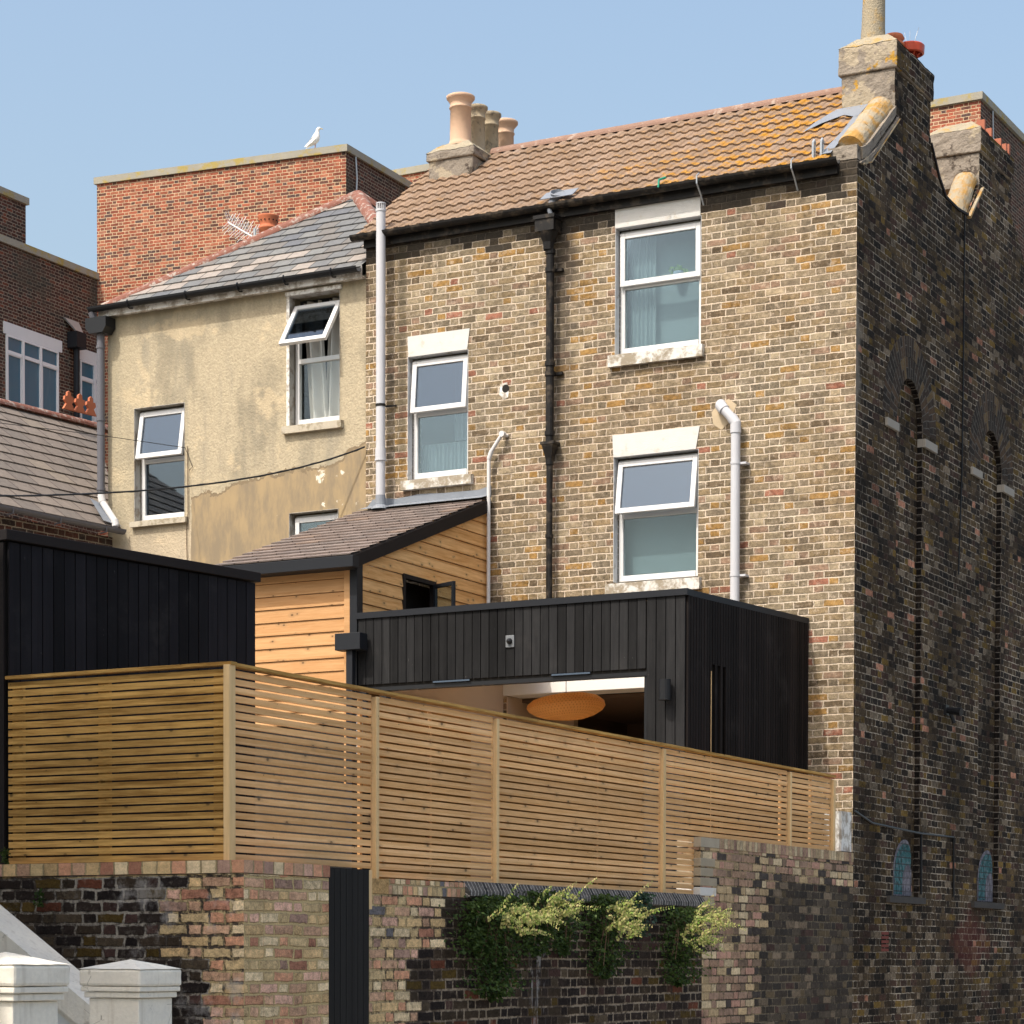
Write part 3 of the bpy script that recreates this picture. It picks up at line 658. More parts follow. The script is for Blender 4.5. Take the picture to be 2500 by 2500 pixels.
# chimneys
SIDEF = lambda n: 1 if abs(n.x) > abs(n.y) and abs(n.x) > abs(n.z) else 0
def rough_(o, st, sz, lv):                    # worn, uneven masonry surface
    sb = o.modifiers.new('sub', 'SUBSURF'); sb.subdivision_type = 'SIMPLE'; sb.levels = sb.render_levels = lv
    t = bpy.data.textures.new('worn', 'CLOUDS'); t.noise_scale = sz; t.noise_depth = 3
    d = o.modifiers.new('worn', 'DISPLACE'); d.texture = t; d.strength = st; d.mid_level = .5; d.texture_coords = 'GLOBAL'
    return o
def stack(x0, x1, y0, y1, zb, zc, zt, mats, lab):
    m = M(); m.box(x0, y0, zb, x1, y1, zc, SIDEF); e = .028
    m.box(x0-e, y0-e, zc, x1+e, y1+e, zt, SIDEF)
    a = [V((x0-e, y0-e, zt)), V((x1+e, y0-e, zt)), V((x1+e, y1+e, zt)), V((x0-e, y1+e, zt))]; s = .13
    b = [V((x0+s, y0+s, zt+.13)), V((x1-s, y0+s, zt+.13)), V((x1-s, y1-s, zt+.10)), V((x0+s, y1-s, zt+.10))]
    for i in range(4): m.poly([a[i], a[(i+1) % 4], b[(i+1) % 4], b[i]], 2)
    m.poly(b, 2, (0, 0, 1)); c = rough_(m.build('chimney', mats, BH, bevel=.014), .035, .13, 4); c['label'] = lab; return c
CH1 = stack(-.61, -.0, 1.14, 2.33, 10.66, 11.13, 11.42, [M_mortarl, M_side, M_crown], 'grey rendered chimney with lichened cap above the sooty side wall')
CH2 = stack(-.61, -.0, 4.10, 5.38, 10.7, 11.09, 11.37, [M_mortar, M_side, M_crown], 'farther chimney on the side wall with broken top')
CH3 = stack(-5.80, -5.20, 1.16, 2.75, 10.3, 11.00, 11.10, [M_mortar, M_mortar, M_crown], 'rendered chimney carrying four buff pots')
def pot(parent, x, y, z, h, r, mat, rim=1.32, lab=None, lean=(0, 0)):
    m = M(); m.lathe([(r*1.18, 0), (r*1.20, .02), (r*1.06, .045), (r, .07), (r*.96, h*.74), (r*1.06, h*.75), (r*1.06, h*.772), (r*.97, h*.785), (r*1.0, h*.86), (r*rim*.93, h*.925), (r*rim, h*.945), (r*rim*1.01, h*.985), (r*rim*.93, h), (r*.82, h*.99), (r*.75, h*.8)], (x, y, z), 28, ax=V((lean[0], lean[1], 1)).normalized())
    o = m.build('chimney_pot', mat, parent, smooth=True)
    if lab: o['label'] = lab
    return o
pot(CH3, -5.50, 1.40, 11.20, .60, .128, M_pot1, lab='largest pale pink buff pot'); pot(CH3, -5.50, 1.80, 11.20, .60, .098, M_pot2); pot(CH3, -5.50, 2.14, 11.20, .62, .098, M_pot2); pot(CH3, -5.50, 2.52, 11.20, .64, .105, M_pot1, rim=1.45)
m = M(); m.lathe([(.14, 0), (.128, .2), (.122, .5), (.125, .9), (.13, .95)], (-.375, 1.47, 11.53), 20, ax=V((.02, 0, 1)).normalized()); pp = m.build('chimney_pot', M_crown, CH1, smooth=True); pp['label'] = 'tall leaning rendered pot'
m = M(); m.lathe([(.10, 0), (.10, .22), (.12, .23), (.12, .255), (.10, .26), (.10, .29), (.12, .30), (.12, .325), (.10, .33), (.10, .36), (.12, .38), (.10, .42)], (-.30, 1.93, 11.36), 20); m.build('chimney_pot', M_terra, CH1, smooth=True)
m = M(); m.lathe([(.09, 0), (.10, .02), (.10, .06), (.085, .07), (.085, .10), (.10, .11), (.10, .14), (.07, .16), (.07, .19)], (-.20, 2.18, 11.42), 20)
m.lathe([(.14, .21), (.16, .22), (.165, .30), (.15, .315), (.05, .325)], (-.20, 2.18, 11.42), 24)
for k in range(8): a = k*pi/4; m.tube([(-.20+.08*cos(a), 2.18+.08*sin(a), 11.60), (-.20+.13*cos(a), 2.18+.13*sin(a), 11.65)], .01, 5)
cw = m.build('chimney_cowl', plain('glossy_red_cowl', (.45, .07, .035), .25, .05), CH1, smooth=False)
m = M()
for k, (dx, dy) in enumerate(((0, 0), (.03, .02), (-.03, .01), (.05, -.02))): m.tube([(-.20+dx, 2.18+dy, 11.73), (-.20+dx*2.4, 2.18+dy*2.4, 11.90)], .002, 4)
m.build('bird_spike', M_clip, cw)
# parapet copings
m = M(); halfround(m, (-.165, .22, 10.02), (-.165, 1.14, 10.70), .145, 12, jig=.004); c1 = rough_(m.build('parapet_coping', M_cop, BH), .03, .12, 2)
m = M(); halfround(m, (-.165, 3.66, 10.24), (-.165, 4.10, 10.76), .145, 12, jig=.004); rough_(m.build('parapet_coping', M_cop, BH), .03, .12, 2)
m = M(); m.prism([(-.02, .12, 9.86), (-.02, .30, 9.95), (-.02, 1.14, 10.62), (-.02, 1.14, 10.72), (-.02, .28, 10.06), (-.02, .10, 9.98)], (.035, 0, 0)); m.box(-.32, -.005, 9.84, .0, .30, 9.985)
m.prism([(-.0, .05, 9.82), (-.0, .05, 9.80), (-.0, .34, 9.90), (0, 1.20, 10.60), (0, 1.20, 10.62), (0, .34, 9.925)], (.03, 0, 0)); rough_(m.build('gable_shoulder', [M_mortar], BH), .03, .15, 3)
m = M(); m.prism([(0, .10, 9.815), (0, .10, 9.80), (0, .34, 9.885), (0, 1.20, 10.585), (0, 1.20, 10.60), (0, .34, 9.90)], (.04, 0, 0)); m.build('tile_creasing', M_cop, BH)
m = M(); m.prism([(0, 3.66, 10.22), (0, 3.68, 10.195), (0, 4.16, 10.665), (0, 4.16, 10.69)], (.04, 0, 0)); m.build('tile_creasing', M_cop, BH)
m = M()
m.prism([(0, 2.33, 10.68), (0, 2.62, 10.39), (0, 2.85, 10.235), (0, 3.3, 10.215), (0, 3.66, 10.25), (0, 3.66, 10.225), (0, 3.3, 10.19), (0, 2.85, 10.205), (0, 2.60, 10.36), (0, 2.33, 10.65)], (.02, 0, 0)); m.build('verge_edge', M_felt, BH)
m = M(); fz = lambda y: 9.83+(y+.1)*.7297+.062
m.poly([(x, y, fz(y)) for x, y in ((-.66, 1.13), (-.30, 1.13), (-.30, .80), (-.50, .93), (-.70, .80), (-.86, .62), (-.80, .86))], 0, (0, -.6, 1))
m.poly([(x, y, fz(y)) for x, y in ((-.40, -.06), (-.27, -.06), (-.27, .85), (-.36, .85), (-.345, .5), (-.37, .2))], 0, (0, -.6, 1)); m.build('lead_flashing', M_lead, BH)
m = M()
for x in (-.47, -.38): m.box(x-.02, -.03, 9.86, x+.02, -.012, 10.03); m.tube([(x, -.045, 9.88), (x, -.045, 10.06), (x, -.02, 10.09), (x, .02, 10.06)], .014, 8)
m.build('bracket', M_clip, BH)
# cast iron downpipe with hopper
m = M(); X = -3.515
m.tube([(X, -.10, 9.34), (X, -.10, 7.22)], .046, 14)
for z in (9.30, 9.10, 8.08, 7.97, 7.32): m.tube([(X, -.10, z), (X, -.10, z+.05)], .057, 14)
for z in (9.12, 7.99): m.box(X-.0, -.045, z, X+.12, -.004, z+.03)
m.tube([(X, -.10, 7.05), (X, -.10, 5.03)], .036, 14)
for z in (6.2, 7.0): m.tube([(X, -.10, z), (X, -.10, z+.04)], .045, 14)
dp = m.build('downpipe', M_blackp, BH, smooth=False)
m = M(); m.box(X-.13, -.22, 9.53, X+.10, -.02, 9.66); m.box(X-.145, -.235, 9.66, X+.115, -.01, 9.70); m.lathe([(.06, 9.34), (.065, 9.42), (.115, 9.53)], (X-.012, -.12, 0), 8); m.build('hopper', M_blackp, dp); m = M()
m.box(X-.085, -.17, 7.22, X+.085, -.01, 7.25); m.lathe([(.045, 7.04), (.05, 7.07), (.10, 7.22)], (X, -.095, 0), 4); m.build('hopper', M_blackp, dp)
m = M(); m.tube([(X+.02, -.13, 9.72), (X-.0, -.14, 9.80), (X+.04, -.08, 9.90)], [.025, .03, .05], 12); m.lathe([(.055, 0), (.085, .08), (.075, .085), (.045, .01)], (X+.06, -.05, 9.90), 16, ax=V((.3, -.55, .75)).normalized())
m.obox((X-.10, -.16, 9.885), (.40, 0, 0), (0, .16, .115), (0, -.004, .006)); m.build('rainwater_outlet', M_lead, BH)
# grey soil vent pipe
m = M(); X = -5.66; m.tube([(X, -.15, 6.80), (X, -.15, 10.07)], .054, 20); m.tube([(X, -.15, 7.25), (X, -.15, 7.37)], .062, 20); m.tube([(X, -.15, 7.235), (X, -.15, 7.25)], .068, 20); m.tube([(X, -.15, 8.85), (X, -.15, 9.02)], .0555, 20)
m.tube([(X, -.15, 10.05), (X, -.15, 10.075)], .060, 20); m.lathe([(.058, 0), (.056, .012), (.0, .02)], (X, -.15, 10.135), 20)
for k in range(14): a = 2*pi*k/14; m.box(X+.05*cos(a)-.004, -.15+.05*sin(a)-.004, 10.07, X+.05*cos(a)+.004, -.15+.05*sin(a)+.004, 10.14)
vp_ = m.build('vent_pipe', M_greyp, BH, smooth=False); m = M(); m.tube([(X+.04, -.10, 7.86), (X+.12, -.004, 7.88)], .012, 6); m.tube([(X, -.15, 7.85), (X, -.15, 7.88)], .058, 20); m.build('pipe_clip', M_blackp, vp_)
m = M(); m.lathe([(.11, 0), (.10, .02), (.062, .05), (.058, .16)], (X, -.15, 6.685), 16); m.build('pipe_collar', M_lead, vp_)
# thin white waste pipe and thick grey overflow pipe
m = M(); m.tube([(-4.10, .0, 7.395), (-4.125, -.085, 7.39), (-4.15, -.085, 7.36), (-4.275, -.08, 7.20), (-4.29, -.08, 7.15), (-4.29, -.08, 5.05)], .021, 12); m.tube([(-4.115, -.05, 7.40), (-4.115, -.11, 7.40)], .034, 12); m.tube([(-4.255, -.08, 7.23), (-4.29, -.08, 7.14)], .026, 12); m.build('waste_pipe', M_whpipe, BH)
m = M(); m.tube([(-1.50, .0, 7.46), (-1.49, -.06, 7.455), (-1.46, -.10, 7.42), (-1.34, -.10, 7.29), (-1.30, -.10, 7.22), (-1.30, -.10, 5.05)], .050, 18)
m.tube([(-1.50, -.03, 7.46), (-1.48, -.085, 7.44), (-1.43, -.10, 7.385)], .060, 18); m.tube([(-1.345, -.10, 7.30), (-1.30, -.10, 7.235), (-1.30, -.10, 7.13)], .058, 18)
wp = m.build('waste_pipe', M_greyp, BH)
for z in (6.80, 5.62):
    m = M(); m.tube([(-1.30, -.10, z), (-1.30, -.10, z+.028)], .055, 18); m.box(-1.25, -.10, z, -1.18, -.004, z+.022); m.build('pipe_clip', M_greyp, wp)

# ================================================================== the cream rendered house
CR = thing('rendered_house', (-7.8, .0, 0), 'cream pebble-rendered house with slate hipped roof left of the brick house', 'house')
m = M(); m.wall([(-9.66, 0), (-5.952, 0), (-5.952, 9.42), (-9.66, 9.42)], [[(a, c), (b, c), (b, d), (a, d)] for a, b, c, d in ((-7.02, -6.31, 7.80, 9.30), (-9.26, -8.51, 6.87, 8.23), (-7.01, -6.33, 5.5, 6.78))], lambda a, b: (a, .012, b), (0, .25, 0))
m.box(-9.66, .262, 0, -9.42, 6, 9.42); m.build('wall', M_cream, CR)
M_slt = mk_slate('blue_grey_slate', pal((10, (.15, .152, .153)), (10, (.175, .175, .17)), (8, (.16, .15, .14)), (6, (.20, .19, .175)), (4, (.125, .13, .14))), (.045, .045, .045), jv=.165, w=.26, light=((.29, .255, .225), .62, .40))
apex = V((-7.15, 1.75, 10.97)); cl, crr = V((-9.72, -.10, 9.47)), V((-5.35, -.10, 9.47)); bl, br = V((-9.72, 3.6, 9.47)), V((-5.35, 3.6, 9.47))
def slate_face(a, b, c, rows, name, parent, mat, p4=None, jv=.2, clip=None):
    """courses of slate, each a separate stepped strip, on the triangle (or quad a b c p4) with eaves a-b"""
    m = M(); nrm = (b-a).cross(c-a).normalized(); nrm = nrm if nrm.z > 0 else -nrm; p4 = p4 or c
    for r in range(rows):
        t0, t1 = r/rows, (r+1)/rows; l0, r0 = a.lerp(p4, t0), b.lerp(c, t0); l1, r1 = a.lerp(p4, t1), b.lerp(c, t1); e = .014
        if clip is not None:
            if r0.x > clip: r0 = l0.lerp(r0, (clip-l0.x)/(r0.x-l0.x))
            if r1.x > clip: r1 = l1.lerp(r1, (clip-l1.x)/(r1.x-l1.x))
        ed = (b-a).normalized(); uu = lambda q: (q-a).dot(ed)
        up = ((l1+r1)*.5-(l0+r0)*.5)
        A, B, C_, D = l0+nrm*(.022), r0+nrm*(.022), r1+nrm*.006, l1+nrm*.006
        va, vb = (r+.04)*jv, (r+.98)*jv
        m.poly([A, B, C_, D], 0, nrm, uv=[(uu(A), va), (uu(B), va), (uu(C_), vb), (uu(D), vb)]); m.poly([A-nrm*e, B-nrm*e, B, A], 0, -up, uv=[(uu(A), va-.01*0+.001), (uu(B), va), (uu(B), va), (uu(A), va)])
    if clip is None: m.poly([a-nrm*.004, b-nrm*.004, c-nrm*.004]+([p4-nrm*.004] if p4 != c else []), 0, nrm)
    return m.build(name, mat, parent)
m = M(); m.box(-9.4, 3.0, 2, -6.0, 3.1, 9.4); m.box(-7.9, .27, 2, -7.8, 2.99, 9.35); m.build('inner_wall', M_black_in, CR)
rf2 = slate_face(cl, crr, apex, 12, 'slate_roof', CR, M_slt, jv=.165, clip=-5.96)
m = M(); m.poly([cl, bl, apex], 0, (-1, 0, .5)); m.poly([bl, br, apex], 0, (0, 1, .5)); m.poly([br, V((-5.96, 2.9, 10.0)), V((-5.96, .57, 9.98)), apex], 0, (1, 0, .5)) ; m.build('roof_slope', M_slt, CR)
for i, (p, q) in enumerate(((cl+V((.06, .04, .01)), apex), (V((-5.965, .475, 9.965)), apex), (V((-5.965, 2.97, 9.99)), apex))):
    m = M(); halfround(m, p-V((0, 0, .04)), q-V((0, 0, .03)), .092, 10, jig=.004); m.build('hip_tiles', M_hip, rf2)
m = M(); gutter(m, (-9.80, -.16, 9.47), (-5.955, -.16, 9.47), .058); g = m.build('gutter', M_blkpl, CR)
m = M(); m.box(-9.72, -.095, 9.36, -5.955, -.075, 9.50); m.box(-9.72, -.075, 9.375, -5.955, .012, 9.39); m.build('fascia', M_oldwh, CR)
for x in (-9.2, -8.35, -7.6, -6.95, -6.3): 
    m = M(); m.tube([(x, -.20, 9.485), (x, -.224, 9.46), (x, -.20, 9.41), (x, -.16, 9.395), (x, -.10, 9.41)], .010, 6); m.build('gutter_bracket', M_blkpl, g)
m = M(); X = -9.68; m.tube([(X, -.10, 9.16), (X, -.10, 7.24)], .048, 16)
for z in (8.98, 8.10, 7.26): m.tube([(X, -.10, z), (X, -.10, z+.03)], .056, 16)
m.tube([(-9.78, -.16, 9.42), (-9.76, -.13, 9.33)], .04, 10); dp = m.build('downpipe', M_greydp, CR)
m = M(); m.prism([(-9.84, -.20, 9.34), (-9.84, -.20, 9.22), (-9.78, -.20, 9.15), (-9.58, -.20, 9.15), (-9.53, -.20, 9.22), (-9.53, -.20, 9.34)], (0, .19, 0)); m.build('hopper', M_blkpl, dp, bevel=.01)
m = M(); m.tube([(-9.68, -.10, 7.26), (-9.68, -.10, 7.17), (-9.66, -.10, 7.12), (-9.45, -.12, 6.86), (-9.44, -.13, 6.80)], .040, 14); m.tube([(-9.68, -.10, 7.20), (-9.66, -.10, 7.12)], .046, 14); m.tube([(-9.46, -.12, 6.88), (-9.44, -.12, 6.81)], .046, 14); m.build('pipe_elbow', M_whpipe, dp)
M_rev = plain('peeling_grey_reveal', (.45, .43, .39), .9, .15, 8, .004, dirt=((.24, .19, .14), .6, 7))
for (x0, x1, z0, z1, zm, tl) in ((-7.02, -6.31, 7.80, 9.30, 8.56, 34), (-9.26, -8.51, 6.87, 8.23, 7.60, 10), (-7.01, -6.33, 5.52, 6.78, 6.0, 0)):
    mr = M(); e = .004; mr.box(x0, .005, z0, x0+e, .13, z1); mr.box(x1-e, .005, z0, x1, .13, z1); mr.box(x0+e, .005, z1-e, x1-e, .13, z1); mr.build('reveal', M_rev, CR)
    window(CR, x0+.02, x1-.01, z0+.015, z1-(.02 if tl != 34 else .09), zm, .125, rad(tl), lab='window with its top sash swung wide open' if tl == 34 else None, glass2=M_glassr if tl == 10 else (M_glassc if tl == 34 else None))
sill(CR, -7.08, -6.26, 7.70, 7.80, .05); sill(CR, -9.29, -8.46, 6.79, 6.87, .05); sill(CR, -7.05, -6.30, 5.42, 5.52, .05)
m = M(); m.box(-7.05, -.02, 9.30, -6.28, .011, 9.345); m.box(-7.04, -.006, 7.80, -7.0, .011, 9.30); m.build('window_surround', M_oldwh, CR)
# chimney of the cream house, mostly behind the hip
cp = at(655, 527, 'y', 3.05)-V((0, 0, .30)); m = M(); m.box(cp.x-.3, 2.8, 8.8, cp.x+.3, 3.4, cp.z-.38); CC = m.build('chimney', M_mortar, CR)
m = M(); m.lathe([(.105, -.4), (.10, .06), (.103, .09), (.14, .115), (.14, .14), (.112, .155), (.112, .18), (.135, .26), (.142, .28), (.142, .295), (.12, .30), (.09, .29)], (cp.x, 3.05, cp.z), 24)
m.build('chimney_pot', M_terra, CC, smooth=True)
m = M()
for k in range(14): m = M(); a = 2*pi*k/14; m.lathe([(.0, 0), (.011, 0), (.011, .004), (0, .004)], (cp.x+.127*cos(a), 3.05+.127*sin(a), cp.z+.222), 8, ax=V((cos(a), sin(a), -.35)).normalized()); m.build('vent_hole', M_black_in, CC)

# ================================================================== timber lean-to
LT = thing('timber_extension', (-5.1, -1.4, 2.05), 'timber-clad lean-to with sloping slate roof against the brick house', 'extension')
X0, X1, YF = -5.90, -4.36, -2.74
def rz(y): return 6.68+(y)*(6.68-5.66)/2.84          # underside of the roof
def shiplap_front(m, y, x0, x1, z0, z1, p=.135):
    z = z0; 
    while z < z1-.01:
        t = min(z+p, z1); m.prism([(x0, y, z+.006), (x0, y-.024, z+.006), (x0, y-.024, z+.02), (x0, y-.010, t), (x0, y, t)], (x1-x0, 0, 0)); z += p
def shiplap_side(m, x, z0, z1, p=.135, hole=None):
    z = z0
    while z < z1:
        t = z+p; yl = max(YF, (z+p*.5-6.66)/.359); 
        segs = [(yl, -.004)]
        if hole and z+p*.5 > hole[2] and z+p*.5 < hole[3]: segs = [(yl, hole[0]), (hole[1], -.004)]
        for a, b in segs:
            if b-a < .03: continue
            def zc(y, zz): return min(zz, rz(y)-.02)
            lo = [(x, a, z+.006), (x+.024, a, z+.006), (x+.024, a, min(z+.02, t)), (x+.010, a, t), (x, a, t)]
            m.prism(lo, (0, b-a, 0))
        z = t
m = M(); shiplap_front(m, YF, X0, X1-.12, 3.98, 5.60); m.build('front_cladding', M_cladf, LT)
m = M(); hole = (-1.86, -1.17, 5.10, 5.63); shiplap_side(m, X1-.0, 3.32, 6.66, hole=hole)
# the last boards are cut by the verge: wedge pieces close the slope
m.build('side_cladding', M_clad, LT)
m = M(); m.box(X1-.13, YF-.04, 3.3, X1-.055, YF-.002, 5.60); m.build('corner_board', M_cladf, LT)
m = M(); m.box(X1-.055, YF-.055, 3.0, X1+.035, YF+.06, 5.62); m.box(X1-.10, YF-.04, 2.1, X1-.056, YF-.006, 3.3); m.build('corner_trim', M_anth, LT, bevel=.004)
m = M(); m.box(X0+.05, YF+.01, 2.06, X1-.012, -.01, 5.10); m.box(X0+.05, YF+.01, 5.10, X1-.012, hole[0], 5.62); m.box(X0+.1, hole[0]+.002, 5.105, -4.62, -.01, 5.63); m.build('inner_wall', M_black_in, LT)
M_sl2 = mk_slate('brown_grey_slate', pal((10, (.195, .155, .135)), (8, (.215, .175, .155)), (7, (.175, .145, .13)), (2, (.24, .18, .145))), (.05, .035, .03), jv=.19, w=.30, seed=4.0, spots=.15)
a, b = V((-6.02, -2.93, 5.665)), V((X1+.045, -2.93, 5.665)); c, d4 = V((X1+.045, -.0, 6.72)), V((-6.02, -.0, 6.72))
r3 = slate_face(a, b, c, 16, 'slate_roof', LT, M_sl2, p4=d4, jv=.19)
m = M(); m.prism([(X1+.045, -2.93, 5.655), (X1+.045, -.012, 6.705), (X1+.045, -.012, 6.57), (X1+.045, -2.88, 5.54)], (.018, 0, 0)); m.prism([(X1-.0, -2.93, 5.65), (X1-.0, -.012, 6.70), (X1-.0, -.012, 6.675), (X1-.0, -2.93, 5.625)], (.045, 0, 0)); m.build('verge_board', M_felt, LT)
m = M(); m.box(-6.04, -2.98, 5.54, X1+.10, -2.86, 5.655); m.box(-6.04, -2.86, 5.54, X1+.03, YF-.03, 5.56); m.build('gutter', M_anth, LT, bevel=.004)
m = M(); m.poly([(-5.93, -.20, 6.70), (X1+.04, -.20, 6.70), (X1+.04, -.01, 6.76), (-5.93, -.01, 6.76)], 0, (0, -.3, 1)); 
pts = [(-5.93, -.012, 6.75), (X1+.06, -.012, 6.75)]+[(X1+.06-k*.155, -.012, 6.84+random.uniform(-.02, .025)) for k in range(11)]; m.prism(pts, (0, .008, 0)); m.build('lead_flashing', M_lead, LT)
# little side window standing open
m = M(); ya, yb, z0, z1 = -1.86, -1.17, 5.10, 5.63
for q in ((ya, z0, ya+.045, z1), (yb-.045, z0, yb, z1), (ya+.045, z1-.045, yb-.045, z1), (ya+.045, z0, yb-.045, z0+.045)): m.box(X1-.03, q[0], q[1], X1+.032, q[2], q[3])
w = m.build('window', M_felt, LT)
m = M(); th = rad(68); hy = -1.25
def S_(s, t, z): return V((X1+.035+s*sin(th)*.9+t*cos(th), hy-s*cos(th)+t*sin(th), z))
for s0, s1, za, zb in ((0, .04, z0+.03, z1-.04), (.36, .40, z0+.03, z1-.04), (.04, .36, z1-.08, z1-.04), (.04, .36, z0+.03, z0+.07)):
    o = S_(s0, 0, za); m.obox(o, S_(s1, 0, za)-o, S_(s0, .035, za)-o, (0, 0, zb-za))
sh = m.build('sash', M_anth, w, bevel=.003)
m = M(); o = S_(.04, .012, z0+.07); m.obox(o, S_(.36, .012, z0+.07)-o, S_(.04, .018, z0+.07)-o, (0, 0, z1-z0-.15)); m.build('pane', M_glass, w)
m = M(); m.tube([(X1+.05, -1.62, 5.27), (X1+.09, -1.66, 5.25), (X1+.08, -1.72, 5.17), (X1+.03, -1.72, 5.12)], .008, 6); m.build('stay', M_alu, w)

# ================================================================== black flat-roofed extension
EX = thing('black_extension', (-2.5, -1.4, 2.05), 'flat-roofed black timber-clad rear extension with a wide garden opening', 'extension')
YE = -2.78; cA, cB, cL = V((-.655, YE, 0)), V((-.52, -.0, 0)), V((-4.31, YE, 0))
HZ, TZ = 4.36, 5.03
m = M(); boards(m, cL, (-1.065, YE), HZ, TZ, .0945, .009, .020)
m.build('fascia_cladding', M_bclad, EX)
m = M(); boards(m, (-1.06, YE), cA, 2.06, TZ, .0945, .009, .020); m.build('pier_cladding', M_bclad, EX)
m = M(); sdir = (cB-cA).normalized()
def slit(i, n): u = (i+.5)/n; return .165 < u < .30 and True
boards(m, cA, cB, 2.06, TZ, .05, .010, .020, skip=None, z0=None) if 0 else None
n = 48
for i in range(n):
    u = (i+.5)/n; a = cA.lerp(cB, i/n); o = V((sdir.y, -sdir.x, 0)); w_ = (cB-cA).length/n
    isl = .18 < u < .30
    z0_ = 4.43 if isl and i % 2 else 2.06
    m.obox(a+sdir*.006+V((0, 0, z0_)), sdir*(w_-.012), o*(.022+random.uniform(-.001, .001)), V((0, 0, TZ-z0_+.055*u)))
m.build('side_cladding', M_bcladr, EX)
m = M(); a = cA.lerp(cB, .175)+V((.0235, 0, 2.06)); m.obox(a, sdir*.008, V((.004, 0, 0)), V((0, 0, 2.30))); m.build('slot_trim', M_post, EX)
# carcass
m = M()
m.box(-4.31, YE+.005, HZ-.03, -1.05, YE+.15, 4.99); m.box(-1.05, YE+.005, 2.06, -.665, YE+.15, 4.99)
m.obox(cA+V((-.02, .01, 2.06)), (cB-cA)*.985, V((-.12, 0, 0)), (0, 0, 2.98))
m.box(-4.33, -2.26, 2.06, -4.16, -.01, 5.04); m.build('inner_frame', M_black_in, EX)
m = M(); hx0, hx1, hy0, hy1 = -3.62, -1.05, -.95, -.03
m.wall([(-4.15, YE+.155), (-.80, YE+.155), (-.68, -.012), (-4.15, -.012)], [[(hx0, hy0), (hx1, hy0), (hx1, hy1), (hx0, hy1)]], lambda a, b: (a, b, 4.81), (0, 0, .15)); m.build('ceiling', M_inc, EX)
m = M(); m.wall([(-4.31, YE+.15), (-.70, YE+.15), (-.56, -.012), (-4.31, -.012)], [[(hx0-.0, hy0), (hx1, hy0), (hx1, hy1), (hx0, hy1)]], lambda a, b: (a, b, 4.995), (0, 0, .03)); m.build('flat_roof', M_felt, EX)
m = M(); m.poly([(hx0+.003, hy0+.003, 5.01), (hx1-.003, hy0+.003, 5.01), (hx1-.003, hy1-.003, 5.01), (hx0+.003, hy1-.003, 5.01)], 0, (0, 0, 1)); m.build('rooflight', M_clear, EX)
m = M(); e = .028
m.box(-4.325, YE-e-.012, TZ, -.655+e, YE+.12, TZ+.062); m.obox(V((-.655+e, YE+.121, TZ+.002)), (cB-cA)*.955+V((0, 0, .055)), (-.14, 0, 0), (0, 0, .058)); m.build('coping_trim', M_anth, EX)
m = M(); m.box(-4.29, YE-.005, HZ-.07, -1.06, YE+.08, HZ-.031); m.box(-1.095, YE+.01, 2.06, -1.06, YE+.1, HZ-.071); m.box(-4.05, YE+.01, 2.06, -3.99, YE+.1, HZ-.071); m.build('door_frame', M_blkpl, EX)
for xa in (-3.42, -2.08):
    m = M(); m.box(xa, YE-.028, HZ-.022, xa+.42, YE-.019, HZ-.006); m.build('vent_strip', plain('blue_grey_vent', (.06, .085, .12), .5, .05), EX)
m = M(); m.box(-4.158, YE+.15, 2.06, -4.14, 1.2, 4.805); m.box(-4.14, 1.2, 2.06, -3.86, 1.30, 4.45); m.box(-4.098, -.001, 2.06, -4.085, 1.2, 4.50); m.build('inner_wall', M_inw, EX)
m = M(); m.box(-4.139, -.012, 4.515, -.70, -.002, 4.805); m.box(-4.139, -.002, 4.508, -.96, .33, 4.519); m.build('beam', M_inc, EX)
m = M(); m.box(-4.139, .34, 4.46, -.4, 3.3, 4.50); m.box(-4.139, 3.2, 2.06, -.4, 3.3, 4.46); m.box(-.96, .31, 2.06, -.90, 3.2, 4.46); m.box(-4.20, 1.31, 2.06, -4.14, 3.2, 4.46); m.build('back_room', plain('dim_brown_room', (.12, .08, .055), .9, .05), EX)
m = M(); m.box(-2.72, 1.55, 2.06, -1.3, 2.15, 4.22); m.build('tall_cupboard', M_black_in, EX)
m = M(); m.box(-4.13, YE+.16, 2.052, -.9, 3.2, 2.07); m.build('floor', plain('pale_timber_floor', (.55, .40, .25), .5, .1), EX)
# roller-blind box at the left of the opening, square hopper and downpipe, floodlight, wall lamp
m = M(); m.box(-4.13, -2.6, 4.12, -4.03, -1.5, 4.22); m.build('blind_box', M_white, EX)
m = M(); m.box(-4.47, -2.99, 4.70, -4.17, -2.84, 4.87); h = m.build('rainwater_box', M_anth, EX, bevel=.004)
m = M(); m.box(-4.36, -2.95, 2.3, -4.285, -2.88, 4.70); m.box(-4.30, -2.85, 4.02, -4.18, -2.80, 4.30); m.build('downpipe', M_anth, h, bevel=.004)
m = M(); m.box(-4.28, -2.88, 3.6, -4.24, -2.82, 4.05); m.build('folded_door_edge', M_alu, EX)
fl = at(1245.8, 1566, 'y', YE-.022); m = M(); m.box(fl.x-.048, fl.y-.012, fl.z-.06, fl.x+.048, fl.y, fl.z+.06); k = m.build('floodlight', plain('grey_lamp_body', (.16, .17, .18), .5, .05), EX, bevel=.006)
m = M(); m.lathe([(.03, 0), (.028, .02), (.0, .04)], fl+V((0, -.012, -.0)), 14, ax=V((0, -1, 0))); m.build('lens', M_blkpl, k, smooth=True)
wl = at(1623, 1684, 'y', YE-.10); m = M(); m.tube([wl+V((0, 0, -.098)), wl+V((0, 0, .098))], .058, 20); m.box(wl.x-.02, wl.y+.03, wl.z-.04, wl.x+.02, YE-.02, wl.z+.04); m.build('wall_lamp', M_blkpl, EX)
